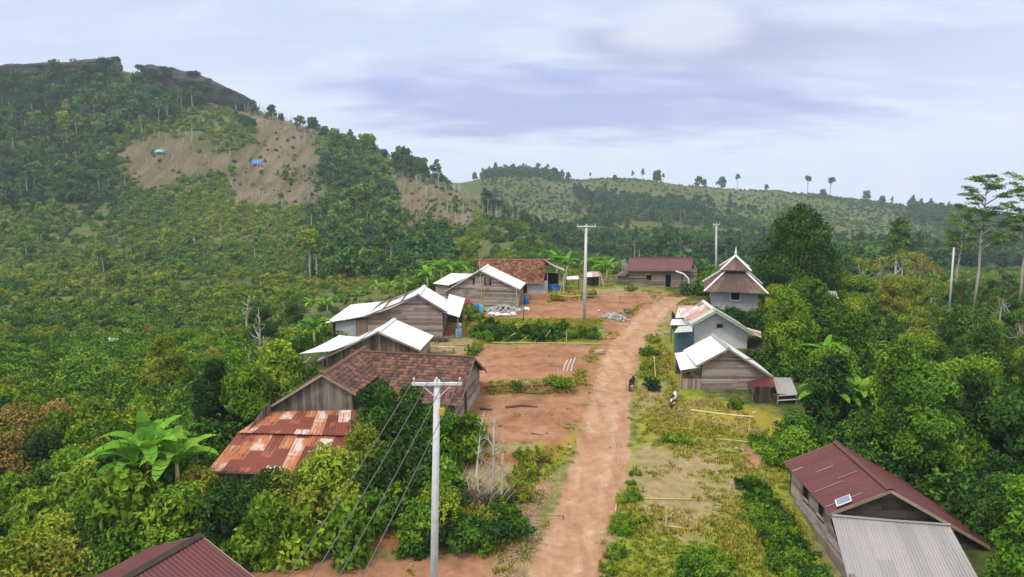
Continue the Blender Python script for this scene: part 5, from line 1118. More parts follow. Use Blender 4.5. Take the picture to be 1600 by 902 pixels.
# ------------------------------------------------------------------ uncountable cover: woods, undergrowth, grass
def stuff(name, pts, scl, rot, kind, tint, protos):
    """one object that shows a mesh at every point"""
    pc = bpy.data.collections.new(name + '_sources')
    for k_, me in enumerate(protos):
        o = bpy.data.objects.new(f"{name}_source_{k_:02d}", me); pc.objects.link(o)
    me = bpy.data.meshes.new(name); me.vertices.add(len(pts)); me.vertices.foreach_set('co', np.asarray(pts, np.float32).ravel())
    for nm, typ, dat in (('scl', 'FLOAT', scl), ('rot', 'FLOAT', rot), ('knd', 'INT', kind), ('tint', 'FLOAT', tint)):
        a = me.attributes.new(nm, typ, 'POINT'); a.data.foreach_set('value', np.asarray(dat, np.int32 if typ == 'INT' else np.float32))
    me.update(); o = bpy.data.objects.new(name, me); COL.objects.link(o); tag(o, kind='stuff')
    ng = bpy.data.node_groups.new(name, 'GeometryNodeTree'); ng.interface.new_socket('Geometry', in_out='INPUT', socket_type='NodeSocketGeometry'); ng.interface.new_socket('Geometry', in_out='OUTPUT', socket_type='NodeSocketGeometry')
    nn = ng.nodes.new; gi, go = nn('NodeGroupInput'), nn('NodeGroupOutput'); ip = nn('GeometryNodeInstanceOnPoints'); ci = nn('GeometryNodeCollectionInfo')
    ci.inputs[0].default_value = pc; ci.inputs['Separate Children'].default_value = True; ci.inputs['Reset Children'].default_value = True
    def na(nm, t):
        x = nn('GeometryNodeInputNamedAttribute'); x.data_type = t; x.inputs[0].default_value = nm; return [q for q in x.outputs if q.enabled and q.name == 'Attribute'][0]
    lk = ng.links.new; mp = nn('GeometryNodeMeshToPoints'); lk(gi.outputs[0], mp.inputs[0]); lk(mp.outputs[0], ip.inputs['Points']); lk(ci.outputs[0], ip.inputs['Instance']); ip.inputs['Pick Instance'].default_value = True
    lk(na('knd', 'INT'), ip.inputs['Instance Index']); cx_ = nn('ShaderNodeCombineXYZ'); lk(na('rot', 'FLOAT'), cx_.inputs[2]); lk(cx_.outputs[0], ip.inputs['Rotation']); lk(na('scl', 'FLOAT'), ip.inputs['Scale'])
    lk(ip.outputs[0], go.inputs[0]); md = o.modifiers.new('cover', 'NODES'); md.node_group = ng
    return o
FR = np.random.default_rng(99)
def crowns(kind): return [p[0][1] for p in PROTO[kind]]
def whole(kind):
    out = []
    for p in PROTO[kind]:
        vs, fs, lv, mi = [], [], [], []; off = 0; mats = []
        for k_, (nm, me) in enumerate(p):
            v = np.zeros(len(me.vertices) * 3, np.float32); me.vertices.foreach_get('co', v); vs.append(v.reshape(-1, 3)); fs += [tuple(i + off for i in q.vertices) for q in me.polygons]
            l = np.zeros(len(me.polygons), np.float32); me.attributes['lv'].data.foreach_get('value', l); lv.append(l); mi += [k_] * len(me.polygons); mats.append(me.materials[0]); off += len(me.vertices)
        me = raw_mesh('whole', np.concatenate(vs), fs, None, np.concatenate(lv))
        for m_ in mats: me.materials.append(m_)
        me.polygons.foreach_set('material_index', np.array(mi, np.int32)); out.append(me)
    return out
def wlook(key, x, y):
    i = np.clip(np.searchsorted(gx, x) - 1, 0, NX - 1); j = np.clip(np.searchsorted(gy, y) - 1, 0, NY - 1); return WAT[key][j, i]
# shrubs for the middle distance
mid = [crown_mesh('mid_shrub', rand_lobes(s + 201, 6, 1.9, 2.3, .3, .8, .5), 430, .62, .38, M['leaf_far'], seed=s + 201) for s in range(4)]
# woods of the left hill
def area(n, u0, u1, y0, y1):
    y = np.sqrt(FR.uniform(y0 ** 2, y1 ** 2, n)); u = FR.uniform(u0, u1, n); return u * y, y
x, y = area(19000, -1.15, .06, 150, 545); z = G(x, y); px, py = pix(x, y, z)
bare = wlook('bare', x, y); mead = np.maximum.reduce([sst(-10, 10, poly_sd(px, py, np.array(P, float))) for P in MEADOW]) * (y > 200)
den = fbm(x * .012, y * .012, 71, 3); spur = (x > -.06 * y + 4)
upper = (px < 500) & (py < 215 + 70 * fbm(x * .012, y * .012, 5, 2)) | (px < 170) & (py < 330 + 60 * fbm(x * .012, y * .012, 6, 2))
gully = (px > 485) & (px < 700) & (py > 235) & (py < 445); dark = upper | gully
k = (bare < .35) & (mead < .4) & (~spur) & ~((px < 400) & (y > 462)) & ((den > -.12) | dark) & (FR.random(len(x)) < np.where(dark, .55 + .5 * sst(-.25, .15, fbm(x * .02, y * .02, 172, 3)), .38 * sst(-.2, .3, fbm(x * .014, y * .014, 171, 3)) + .07))
tn = np.where(upper, .22 + .36 * fbm(x * .025, y * .025, 7, 3), np.where(gully, .26 + .34 * fbm(x * .03, y * .03, 17, 2), .50 + .40 * fbm(x * .016, y * .016, 8, 3))); tn = np.where((px < 140) & (py > 190) & (py < 260) & (fbm(x * .03, y * .03, 12, 2) > .1), .62, tn) + .05 * FR.normal(size=len(x))
nf = len(PROTO['far_tree']); kd = FR.integers(0, nf, len(x)); kd = np.where(FR.random(len(x)) < .05, nf + FR.integers(0, 3, len(x)), kd)
sc = np.where(kd >= nf, FR.uniform(.5, .95, len(x)), FR.uniform(.35, .85, len(x)) + np.where(FR.random(len(x)) < .09, FR.uniform(.3, .9, len(x)), 0)) * np.where(dark, 1.0, np.clip(y / 420, .42, .75))
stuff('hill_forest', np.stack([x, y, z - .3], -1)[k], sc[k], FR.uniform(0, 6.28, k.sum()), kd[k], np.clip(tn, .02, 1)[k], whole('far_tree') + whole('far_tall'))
# shrubs between the trees of the hill, thinner on the burnt clearing
x, y = area(26000, -1.15, .06, 240, 545); z = G(x, y); px, py = pix(x, y, z); bare = wlook('bare', x, y)
k = ~((px < 400) & (y > 472)) & (x < -.05 * y + 3) & (FR.random(len(x)) < np.where(bare > .4, .05 + .55 * (fbm(x * .035, y * .035, 131, 3) > .16), np.where((px > 190) & (px < 392) & (py < 290), .55, np.where(py > 310, .25 + .75 * sst(-.2, .12, fbm(x * .02, y * .02, 193, 3)), .95))))
tn = np.where(bare > .4, .40 + .3 * FR.normal(size=len(x)), np.where((px > 190) & (px < 392) & (py < 290), .56, .54 + .34 * fbm(x * .018, y * .018, 133, 3))) + .08 * FR.normal(size=len(x)); upper = (px < 180) & (py < 330) | (py < 170); tn = np.where(upper, tn - .24, tn)
stuff('hill_scrub', np.stack([x, y, z - .3], -1)[k], (FR.uniform(.55, 1.35, len(x)) * np.where(bare > .4, .6, 1.1))[k], FR.uniform(0, 6.28, k.sum()), FR.integers(0, 4, k.sum()), np.clip(tn, .06, 1)[k], mid)
# felled and burnt wood on the clearing
x, y = area(12000, -.5, .04, 260, 520); k = (wlook('bare', x, y) > .5) & (FR.random(len(x)) < .16)
stuff('dead_wood', np.stack([x, y, G(x, y) - .1], -1)[k], FR.uniform(.35, 1.3, k.sum()), FR.uniform(0, 6.28, k.sum()), FR.integers(0, 3, k.sum()), FR.random(k.sum()), [p[0][1] for p in PROTO['dead']])
# scrub over the lower slopes
x, y = area(28000, -1.15, 1.15, 62, 330); z = G(x, y); px, py = pix(x, y, z)
ins = (x > xleft(y) - 2) & (x < xright(y) + 2) & (y < 102)
k = ~ins & (wlook('bare', x, y) < .4) & ((x < .02 * y) | (y < 215) | (FR.random(len(x)) < .35)) & (FR.random(len(x)) < np.clip(110 / y, .3, 1)) & (FR.random(len(x)) < np.where(x < 0, .14 + .86 * sst(-.22, .12, fbm(x * .035, y * .035, 191, 3)), 1)) & np.array([free(a, b, 1.2) for a, b in zip(x, y)])
tn = .55 + .34 * fbm(x * .022, y * .022, 15, 3) + .12 * FR.normal(size=len(x)); tn = np.where((px > 480) & (px < 700) & (py < 440), tn - .3, tn); tn = np.where(x > .02 * y, tn - .12, tn)
stuff('slope_scrub', np.stack([x, y, z - .15], -1)[k], (FR.uniform(.4, 1.05, len(x)) * np.clip(y / 170, .5, 1.0))[k], FR.uniform(0, 6.28, k.sum()), FR.integers(0, 4, k.sum()), np.clip(tn, .08, 1)[k], mid)
# woods and scrub of the far hills
x, y = area(31000, -.12, 1.05, 200, 900); z = G(x, y); px, py = pix(x, y, z)
den = fbm(x * .008 + 9, y * .008, 81, 3) + .35 * fbm(x * .03, y * .03, 82, 2)
belt = (fbm(x * .02, y * .02, 86, 3) > -.16) & (px > 900) & (py > 305) & (py < 340) & (px > 700) & (px < 1240) & (np.abs(py - (318 + (px - 1000) * .10)) < 10 + 9 * fbm(x * .012, y * .012, 88, 2))
grassy = ((px > 880) & (px < 1000) & (py < 302)) | ((px > 1180) & (px < 1420) & (py < 345)) | ((px > 760) & (px < 850) & (py < 300) & (py > 278))
k = (x > -.045 * y + 3) & ((den > .0) | belt | ((py > 300) & (py < 370) & (px < 900) & (den > -.05))) & ~grassy & (FR.random(len(x)) < .8) & ((y > 335) | (px > 1010))
tn = np.where(belt, .02, .12 + .3 * fbm(x * .02, y * .02, 83, 2)) + .05 * FR.normal(size=len(x))
kd = FR.integers(0, nf, len(x)); kd = np.where(FR.random(len(x)) < .18, nf + FR.integers(0, 3, len(x)), kd); sc = FR.uniform(.4, 1.15, len(x)) * np.where(kd >= nf, .8, 1.0)
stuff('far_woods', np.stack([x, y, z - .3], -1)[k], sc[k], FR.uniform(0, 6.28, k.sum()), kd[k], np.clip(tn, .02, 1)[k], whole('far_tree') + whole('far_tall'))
x, y = area(19000, -.12, 1.05, 200, 900); z = G(x, y)
k = (x > -.045 * y + 3) & (FR.random(len(x)) < .25 + .75 * sst(-.2, .3, fbm(x * .01, y * .01, 91, 3)))
tn = .28 + .5 * fbm(x * .008, y * .008, 93, 3) + .08 * FR.normal(size=len(x))
stuff('far_scrub', np.stack([x, y, z - .4], -1)[k], FR.uniform(.5, 1.1, k.sum()), FR.uniform(0, 6.28, k.sum()), FR.integers(0, 4, k.sum()), np.clip(tn, .05, 1)[k], mid)
# undergrowth near the village: low leafy plants on both flanks
und = [crown_mesh('low_plant', rand_lobes(s + 231, 5, 1.0, .8, .1, .8, .5), 420, .24, .13, M['leaf'], seed=s + 231) for s in range(4)]
n_ = 13000; y = FR.uniform(16, 104, n_); x = FR.uniform(-76, 76, n_); px, py = pix(x, y, G(x, y))
flank = (x < xleft(y) + 3 + 1.5 * fbm(x * .2, y * .2, 3, 2)) | (x > xright(y) - 6 + 1.5 * fbm(x * .2, y * .2, 3, 2)) | ((x < road_center(y) - 9) & (y < 48)) | ((x > 13) & (y < 74) & (y > 50)) | ((x > 16) & (y < 50) & (wlook('grass', x, y) < .3) & (y > 40))
wsum = wlook('road', x, y) + wlook('red', x, y) + wlook('tan', x, y) + wlook('grass', x, y) * .8 + wlook('yel', x, y)
k = flank & ~((x > 6) & (y < 31.5)) & (wsum < .3) & np.array([free(a, b, .25) for a, b in zip(x, y)]) & (np.abs(x / y) < 1.4)
tn = .30 + .32 * fbm(x * .06, y * .06, 101, 3) + .08 * FR.normal(size=n_); tn = np.where(x > 0, tn - .14, tn)  # low tint puts understory shade into the leaf colour
stuff('undergrowth', np.stack([x, y, G(x, y) - .05], -1)[k], FR.uniform(.7, 1.7, k.sum()), FR.uniform(0, 6.28, k.sum()), FR.integers(0, 4, k.sum()), np.clip(tn, .05, .95)[k], und)
# grass
tf = [tuft_mesh(s, 22 + 6 * s, .20, .34) for s in range(4)]
n_ = 80000; y = FR.uniform(26, 98, n_); x = FR.uniform(-20, 27, n_); g_ = wlook('grass', x, y); ye = wlook('yel', x, y); hard = np.maximum.reduce([wlook('road', x, y), wlook('red', x, y), wlook('tan', x, y) * .9, wlook('litter', x, y) * .8])
patch = fbm(x * .35, y * .35, 111, 4)
pr_ = np.clip(g_ * .9 + ye * .35 + .02 - hard * 1.1 + .7 * patch - .1, .0, 1); edge = np.exp(-((np.abs(x - road_center(y)) - 2.5) / .5) ** 2); pr_ = np.maximum(pr_, edge * .55 * (patch > -.05)); pr_ = np.where(wlook('road', x, y) > .55, 0, np.maximum(np.maximum(pr_, .003), .7 * (wlook('bank', x, y) > .25) * (patch > -.1)))
k = (FR.random(n_) < pr_) & np.array([free(a, b, -.2) for a, b in zip(x, y)])
tn = .45 + .22 * patch + .20 * ye + .25 * wlook('tan', x, y) + .08 * FR.normal(size=n_)
stuff('grass', np.stack([x, y, G(x, y)], -1)[k], (FR.uniform(.4, .9, n_) * (.8 + .7 * np.clip(patch + .2, 0, 1)))[k], FR.uniform(0, 6.28, k.sum()), FR.integers(0, 4, k.sum()), np.clip(tn, .03, 1)[k], tf)
# dry leaf litter on the left verge, small stones on the road
lit = []
for s in range(3):
    rng = np.random.default_rng(s + 5); C = rng.normal(0, .35, (40, 3)); C[:, 2] = rng.uniform(.01, .08, 40); nn_ = unit(40, rng) * .5 + [0, 0, 1]; nn_ /= np.linalg.norm(nn_, axis=1, keepdims=True); V_, F_, l_ = leaves(C, nn_, .13, .06, 0, rng); lit.append(raw_mesh('litter', V_, F_, M['wood_tan'], l_))
n_ = 9000; y = FR.uniform(26, 60, n_); x = FR.uniform(-8, 8, n_); k = wlook('litter', x, y) > FR.uniform(.4, 2.2, n_)
stuff('leaf_litter', np.stack([x, y, G(x, y)], -1)[k], FR.uniform(.6, 1.2, k.sum()), FR.uniform(0, 6.28, k.sum()), FR.integers(0, 3, k.sum()), FR.random(k.sum()), lit)
peb = []
for s in range(3):
    m = MB(); rr = random.Random(s)
    for q in range(7): r_ = rr.uniform(.012, .035); m.blob((rr.gauss(0, .5), rr.gauss(0, .5), r_ * .3), (r_, r_ * .8, r_ * .6), 6, .2, seed=s * 9 + q + 1)
    peb.append(mb_mesh(m, 'pebbles', M['wood_tan']))
n_ = 2600; y = FR.uniform(26, 96, n_); x = FR.uniform(-14, 20, n_); k = (np.maximum(wlook('road', x, y), wlook('red', x, y)) > .4) & (FR.random(n_) < .5) & np.array([free(a, b, 0) for a, b in zip(x, y)])
stuff('pebbles', np.stack([x, y, G(x, y)], -1)[k], FR.uniform(.6, 1.3, k.sum()), FR.uniform(0, 6.28, k.sum()), FR.integers(0, 3, k.sum()), FR.random(k.sum()), peb)
# ------------------------------------------------------------------ things in and around the village
def thing(name, loc, label, cat, group=None): return empty(name, loc, label, cat, group)
def one(m, name, mat, loc, label, cat, group=None, smooth=False):
    """a thing that is a single mesh"""
    o = m.build(name, mat, None, smooth, loc=loc); return tag(o, label, cat, group)
def pole(name, label, base, top, r0, r1, arm=None, arm_dir=0.0, ins=3, yellow=False, arm2=False):
    o = thing(name, base, label, 'utility pole'); b = Vector(base); t = Vector(top)
    m = MB(); m.tube([b - Vector((0, 0, .3)), b.lerp(t, .5), t], [r0, (r0 + r1) / 2, r1], 10); m.build('shaft', M['concrete'], o, True)
    if arm:
        A = Vector((math.cos(arm_dir), math.sin(arm_dir), 0)); c = t - Vector((0, 0, .12)); m = MB(); m.beam(c - A * arm / 2 + Vector((0, -r1, 0)), c + A * arm / 2 + Vector((0, -r1, 0)), .11, .11); ca = m.build('crossarm', M['steel'], o)
        for k in range(ins):
            p = c + A * (arm * (.46 - .92 * k / (ins - 1))) + Vector((0, -r1, .05)); m = MB(); m.tube([p, p + Vector((0, 0, .06)), p + Vector((0, 0, .09)), p + Vector((0, 0, .14)), p + Vector((0, 0, .17)), p + Vector((0, 0, .22))], [.02, .02, .05, .035, .05, .02], 8); m.build('insulator', M['plaster'], ca, True)
        for sg in (-1, 1):
            m = MB(); m.beam(c + A * (arm * .3 * sg) + Vector((0, -r1, -.05)), t - Vector((0, r1, .75)), .03); m.build('arm_brace', M['steel'], ca)
        if arm2:
            m = MB(); m.beam(c - A * arm * .25 + Vector((0, -r1, -.7)), c + A * arm * .25 + Vector((0, -r1, -.7)), .09, .09); m.build('crossarm', M['steel'], o)
    if yellow:
        q = b.lerp(t, .86); m = MB(); m.box(q + Vector((r1 + .1, -.05, 0)), .2, .12, .3); m.build('marker_plate', M['yellow'], o)
    return o
bp = gp(677, 962); base = (bp[0], bp[1], G1(*bp)); tp = at(683, 594, bp[1])
near_pole = pole('utility_pole', 'pale concrete utility pole with steel crossarm, nearest, in front of the clay-tiled house', base, tp, .18, .13, 2.05, 0.02, 3, True)
bp = gp(913, 506); Yp = float(bp[1]); pole('utility_pole', 'pale concrete utility pole with crossarm in the upper red yard', (bp[0], Yp, G1(*bp)), at(916, 352, Yp), .19, .13, 1.95, .0, 3)
x = at(1119, 440, 97).x; pole('utility_pole', 'slim utility pole with two short crossarms behind the small mosque', (x, 97, G1(x, 97)), at(1119, 350, 97), .16, .11, 1.1, .5, 3, arm2=True)
h = at(1487, 451, 112); x = h.x; pole('utility_pole', 'bare white leaning pole among the shrubs under the flat-topped trees', (x, 112, G1(x, 112)), at(1490.5, 387, 112), .16, .12)
for k, (dx, wd) in enumerate(((-.94, 'outer left'), (-.33, 'inner left'), (.33, 'inner right'), (.94, 'outer right'))):
    a0 = Vector(tp) + Vector((dx, -.12, .08 if k in (0, 3) else .02)); b0 = Vector((-7.6 + dx * .9, -9, 11.3)); pts = [a0.lerp(b0, i / 16) - Vector((0, 0, 1.6 * 4 * (i / 16) * (1 - i / 16) * .55)) for i in range(17)]
    m = MB(); m.tube(pts, .016, 5); one(m, 'power_line', M['wire'], tuple(a0), f'dark power line running down from the {wd} end of the near crossarm' if k in (0, 3) else f'dark power line running down from the {wd} part of the near crossarm', 'power line', 'power lines on the near pole')

# motorbikes
def motorbike(label, px, py, yaw, body, seat_m):
    h = hit(px, py); o = thing('motorbike', h, label, 'motorbike'); ca, sa = math.cos(yaw), math.sin(yaw)
    Lc = lambda x, y, z: Vector((h.x + x * ca - y * sa, h.y + x * sa + y * ca, h.z + z))
    for wx in (-.62, .64):
        m = MB(); m.tube([Lc(wx + .27 * math.cos(t), 0, .29 + .27 * math.sin(t)) for t in np.linspace(0, 2 * math.pi, 15)], .055, 6, cap=False); wl = m.build('wheel', M['black'], o, True)
        m = MB(); m.tube([Lc(wx, -.06, .29), Lc(wx, .06, .29)], .07, 8)
        for q in range(5): m.beam(Lc(wx, 0, .29), Lc(wx + .24 * math.cos(q * 1.257), 0, .29 + .24 * math.sin(q * 1.257)), .03)
        m.build('rim', M['steel'], wl)
        m = MB(); m.tube([Lc(wx + .36 * math.cos(t), 0, .3 + .36 * math.sin(t)) for t in np.linspace(.5, 2.5, 7)], [.03, .06, .07, .075, .07, .06, .03], 6); m.build('mudguard', body, o, True)
    m = MB(); m.tube([Lc(-.72, 0, .78), Lc(-.4, 0, .66), Lc(-.05, 0, .52), Lc(.22, 0, .55), Lc(.42, 0, .80)], [.05, .15, .13, .15, .07], 8); m.build('body', body, o, True)
    m = MB(); m.tube([Lc(.36, 0, .35), Lc(.44, 0, .62), Lc(.47, 0, .92)], [.1, .17, .08], 8); m.build('leg_shield', body, o, True)
    m = MB(); m.tube([Lc(-.75, 0, .83), Lc(-.4, 0, .80), Lc(-.05, 0, .76), Lc(.06, 0, .70)], [.08, .12, .11, .05], 8); m.build('seat', seat_m, o, True)
    for s in (-.08, .08): m = MB(); m.tube([Lc(.64, s, .29), Lc(.46, s, .9)], .028, 6); m.build('fork', M['steel'], o)
    m = MB(); m.tube([Lc(.33, -.34, 1.0), Lc(.43, -.2, 1.02), Lc(.46, 0, .98), Lc(.43, .2, 1.02), Lc(.33, .34, 1.0)], .022, 6); m.build('handlebar', M['black'], o)
    m = MB(); m.blob(Lc(.55, 0, .92), (.09, .09, .09), 8, .0); m.build('headlight', M['plaster'], o, True)
    m = MB(); m.tube([Lc(.0, -.13, .28), Lc(-.5, -.15, .33), Lc(-.75, -.15, .42)], [.03, .05, .04], 6); m.build('exhaust', M['steel'], o)
    m = MB(); m.beam(Lc(.05, 0, .32), Lc(.0, .22, .02), .03); m.build('stand', M['black'], o); return o
motorbike('dark motorbike standing on the right edge of the dirt road', 987, 607, R(68), M['black'], M['black'])
motorbike('white motorbike parked on the yellow grass before the plank house', 1052, 633, R(66), M['white_paint'], M['black'])

# bamboo rails, poles and fences
def rail(name, label, posts_, rails_, mat=None, group=None, cat='bamboo rail', r=.05):
    p0 = hit(*posts_[0][:2]) if posts_ else hit(*rails_[0][:2]); o = thing(name, p0, label, cat, group); tops = []
    for (px, py, hh) in posts_:
        h = hit(px, py); m = MB(); t = h + Vector((random.uniform(-.04, .04), 0, hh)); m.tube([h - Vector((0, 0, .2)), h.lerp(t, .5) + Vector((.02, 0, 0)), t], [r, r * .95, r * .85], 6); m.build('post', mat or M['bamboo'], o); tops.append(t)
    for (a, b, dz) in rails_:
        A = tops[a] + Vector((0, -.06, dz)); B = tops[b] + Vector((0, -.06, dz)); e = (B - A).normalized() * .2; m = MB(); m.tube([A - e, A.lerp(B, .5) + Vector((0, 0, -.05)), B + e], [r * 1.1, r, r * .8], 6); m.build('rail', mat or M['bamboo'], o)
    return o
rail('bamboo_goal', 'yellow bamboo bar on two posts across the lawn before the plank house', [(1083, 660, .95), (1169, 684, 1.55)], [(0, 1, -.02)])
rail('bamboo_fence', 'pale bamboo fence rail along the edge of the upper red yard', [(912, 472, .75), (940, 472, .75), (968, 473, .75), (995, 472, .7), (1020, 469, .7)], [(0, 1, 0), (1, 2, 0), (2, 3, 0), (3, 4, 0), (0, 2, -.35)], M['wood_tan'], cat='fence')
rail('bamboo_fence', 'low bamboo fence beside the bushes before the grey awning', [(873, 470, .7), (890, 472, .7), (905, 471, .75)], [(0, 1, 0), (1, 2, 0)], M['bamboo'], cat='fence')
rail('net_post', 'thin bamboo court post standing alone in the dry lawn', [(1056, 800, 2.7)], [], r=.035, cat='post')
rail('net_post', 'short bamboo court frame lying and standing at the lower dry lawn', [(1040, 824, 1.1), (1088, 825, .55)], [], r=.04, cat='post')
def ground_pole(label, pts, r, mat, name='bamboo_pole', cat='bamboo pole', group=None, lift=.05):
    P = [hit(*p[:2]) + Vector((0, 0, lift + (p[2] if len(p) > 2 else 0))) for p in pts]; m = MB(); m.tube(P, [r] * (len(P) - 1) + [r * .6], 6); return one(m, name, mat, tuple(P[0]), label, cat, group)
ground_pole('bamboo pole lying on the grass behind the dry lawn', [(1118, 687), (1150, 690), (1190, 694)], .06, M['bamboo'])
ground_pole('short bamboo pole lying at the wood edge by the lawn', [(1196, 684), (1212, 682)], .05, M['bamboo'])
ground_pole('crooked stick lying on the bare patch behind the bamboo bar', [(1112, 657), (1116, 654), (1120, 654.5)], .07, M['wood_tan'], 'stick', 'stick')
ground_pole('thin bamboo pole lying across the dry lawn beside the court post', [(1000, 780), (1050, 781), (1100, 782)], .035, M['bamboo'])
ground_pole('thin bamboo pole lying at the foot of the short court frame', [(1037, 823), (1056, 825), (1075, 828)], .035, M['bamboo'])
ground_pole('short pale plank lying on the dry lawn', [(1118, 789), (1128, 790)], .06, M['bark_pale'], 'plank', 'plank')
ground_pole('long thin stake leaning low over the right wheel track of the road', [(967, 727, 0), (958, 690, .5), (947, 655, .9)], .03, M['wood_tan'], 'stake', 'stake')
ground_pole('straight pole lying on the verge right of the road', [(962, 800), (964, 770)], .035, M['bamboo'])
ground_pole('bamboo pole leaning on the bush above the dark motorbike', [(1024, 590, .0), (1022, 570, .6)], .04, M['bamboo'])
ground_pole('long bamboo edging pole at the back of the middle red yard', [(770, 536), (850, 537), (938, 538)], .06, M['bamboo'])
ground_pole('long bamboo pole lying along the left yard before the hedge', [(672, 541), (700, 541), (735, 540)], .06, M['wood_tan'])
for k, (a, b, w_) in enumerate((((760, 533), (782, 514), 'leftmost'), ((784, 534), (806, 520), 'second'), ((812, 535), (826, 524), 'third'), ((846, 535), (860, 516), 'fourth'), ((832, 536), (842, 528), 'shortest'))):
    p = hit(*a); q = at(b[0], b[1], p.y + .5); m = MB(); m.tube([p, q], .035, 5); one(m, 'bamboo_prop', M['bamboo'], tuple(p), f'{w_} bamboo prop leaning on the hedge between the red yards', 'bamboo prop', 'bamboo props on the hedge')
p = hit(885, 535); m = MB(); m.tube([p, p + Vector((0, 0, 1.2))], .04, 5); one(m, 'stake', M['bamboo'], tuple(p), 'upright pale stake in the hedge between the red yards', 'stake')
p = hit(818, 502); m = MB(); m.tube([p, p + Vector((.05, 0, 1.5))], .05, 5); one(m, 'stake', M['bark'], tuple(p), 'dark upright stake at the edge of the upper red yard', 'stake')
p = hit(958, 490); m = MB(); m.tube([p, p + Vector((.02, 0, 1.7)), p + Vector((0, 0, 3.4))], [.035, .03, .022], 6); one(m, 'flagpole', M['bark_pale'], tuple(p), 'thin pale flagpole by the stone heap in the upper yard', 'flagpole')
p = hit(722, 811); o = thing('clothes_rail', p, 'thin dark rail strung between two stakes above the litter verge', 'rail'); q = hit(880, 812)
for nm, v in (('stake', p), ('stake', q)): m = MB(); m.tube([v - Vector((0, 0, .2)), v + Vector((0, 0, .25))], .03, 5); m.build(nm, M['bark'], o)
m = MB(); m.tube([p + Vector((0, 0, .22)), p.lerp(q, .5) + Vector((0, 0, .20)), q + Vector((0, 0, .22))], .022, 5); m.build('rail', M['wire'], o)
# bent white sticks at the yard corner
for k, (px, w_) in enumerate(((880, 'left'), (886, 'middle'), (892, 'right'))):
    p = hit(px, 580); m = MB(); m.tube([p, p + Vector((.12, 0, .5)), p + Vector((.35, 0, .95 + .1 * k))], .055, 6); one(m, 'bent_stick', M['white_paint'], tuple(p), f'{w_} one of three bent white sticks at the red yard corner', 'stick', 'bent white sticks')
for (px, py, hh, w_) in ((872, 588, .7, 'left'), (899, 570, .9, 'right')):
    p = hit(px, py); m = MB(); m.tube([p, p + Vector((0, 0, hh))], .045, 5); one(m, 'stake', M['bark_pale'], tuple(p), f'short pale stake {w_} of the bent white sticks', 'stake')
p = hit(935, 552); m = MB(); m.box(p, 1.1, .8, .12, .2); m.box(p + Vector((.1, .1, .12)), .9, .6, .1, .5); one(m, 'plank_stack', M['wood_tan'], tuple(p), 'low stack of boards beside the road at the middle yard', 'planks')
# driftwood and branches on the terrace edges
for (pts, label) in ((((755, 607), (790, 602), (815, 606), (850, 603), (895, 607)), 'long crooked branch lying on the lip of the red yard'), (((790, 638), (815, 635), (840, 637)), 'dark log lying on the lower red yard'), (((750, 640), (770, 642)), 'short log at the corner of the clay-tiled house'), (((848, 712), (846, 725), (838, 745)), 'dark stump with a thin trailing root above the litter verge'), (((830, 678), (850, 682)), 'short dark branch on the lower red yard'), (((760, 612), (840, 616), (905, 612)), 'thin long pole below the lip of the red yard')):
    P = [hit(*p) + Vector((0, 0, .05 + random.uniform(0, .06))) for p in pts]; m = MB(); r_ = .10 if 'log' in label else .06; m.tube(P, [r_] * (len(P) - 1) + [r_ * .4], 6)
    if 'crooked' in label:
        for q in (1, 2, 3): m.tube([P[q], P[q] + Vector((random.uniform(-.6, .6), random.uniform(-.2, .4), .25))], [.04, .015], 5)
    one(m, 'log' if 'log' in label else 'branch', M['bark'], tuple(P[0]), label, 'log' if 'log' in label else 'branch')
# heaps by the houses
def heap(name, label, cat, c, sx, sy, hz_, n, smin, smax, mat, seed, group=None):
    rr = random.Random(seed); m = MB()
    for k in range(n):
        a = rr.uniform(0, 6.28); q = math.sqrt(rr.random()); x = c.x + sx * q * math.cos(a); y = c.y + sy * q * math.sin(a); s = rr.uniform(smin, smax)
        m.blob((x, y, G1(x, y) + hz_ * (1 - q) + s * .35), (s, s * rr.uniform(.6, 1), s * rr.uniform(.5, .8)), 7, .22, seed=seed * 100 + k + 1)
    o = m.build(name, mat, None, loc=(c.x, c.y, G1(c.x, c.y))); return tag(o, label, cat, group)
heap('rubble_heap', 'grey heap of broken stone before the gable of the plank house', 'rubble heap', hit(785, 487), 2.1, .9, .7, 150, .10, .28, M['stone'], 3)
heap('stone_heap', 'pale heap of stones beside the flagpole', 'stone heap', hit(960, 497), 1.5, .7, .4, 60, .12, .3, M['stone'], 5)
p = hit(981, 490); m = MB(); m.blob(p + Vector((0, 0, .25)), (.4, .3, .3), 8, .3, seed=3); m.tube([p + Vector((-.5, 0, .4)), p + Vector((.3, 0, .45))], .1, 6); one(m, 'stump', M['bark'], tuple(p), 'dark stump on the stone heap beside the road', 'stump')
for k, (px, py, w_) in enumerate(((768, 493, 'leftmost'), (778, 494, 'second'), (790, 495, 'broadest'), (802, 493, 'rightmost'), (822, 486, 'farthest'))):
    p = hit(px, py); m = MB(); m.blob(p + Vector((0, 0, .18)), (.55 if k == 2 else .4, .3, .22), 9, .22, seed=k + 50); one(m, 'sack', M['sack'], tuple(p), f'{w_} white plastic sack before the rubble heap', 'sack', 'sacks before the rubble heap')
def barrel(px, py, r, hh, mat, label, cat='barrel'):
    p = hit(px, py); o = thing('barrel' if cat == 'barrel' else 'bucket', p, label, cat); m = MB(); m.tube([p, p + Vector((0, 0, hh * .05)), p + Vector((0, 0, hh * .5)), p + Vector((0, 0, hh * .95)), p + Vector((0, 0, hh))], [r * .94, r, r * 1.04, r, r * .94], 12); m.build('drum', mat, o, True)
    m = MB(); m.tube([p + Vector((0, 0, hh)), p + Vector((0, 0, hh + .04))], r * .9, 12); m.build('lid', mat, o)
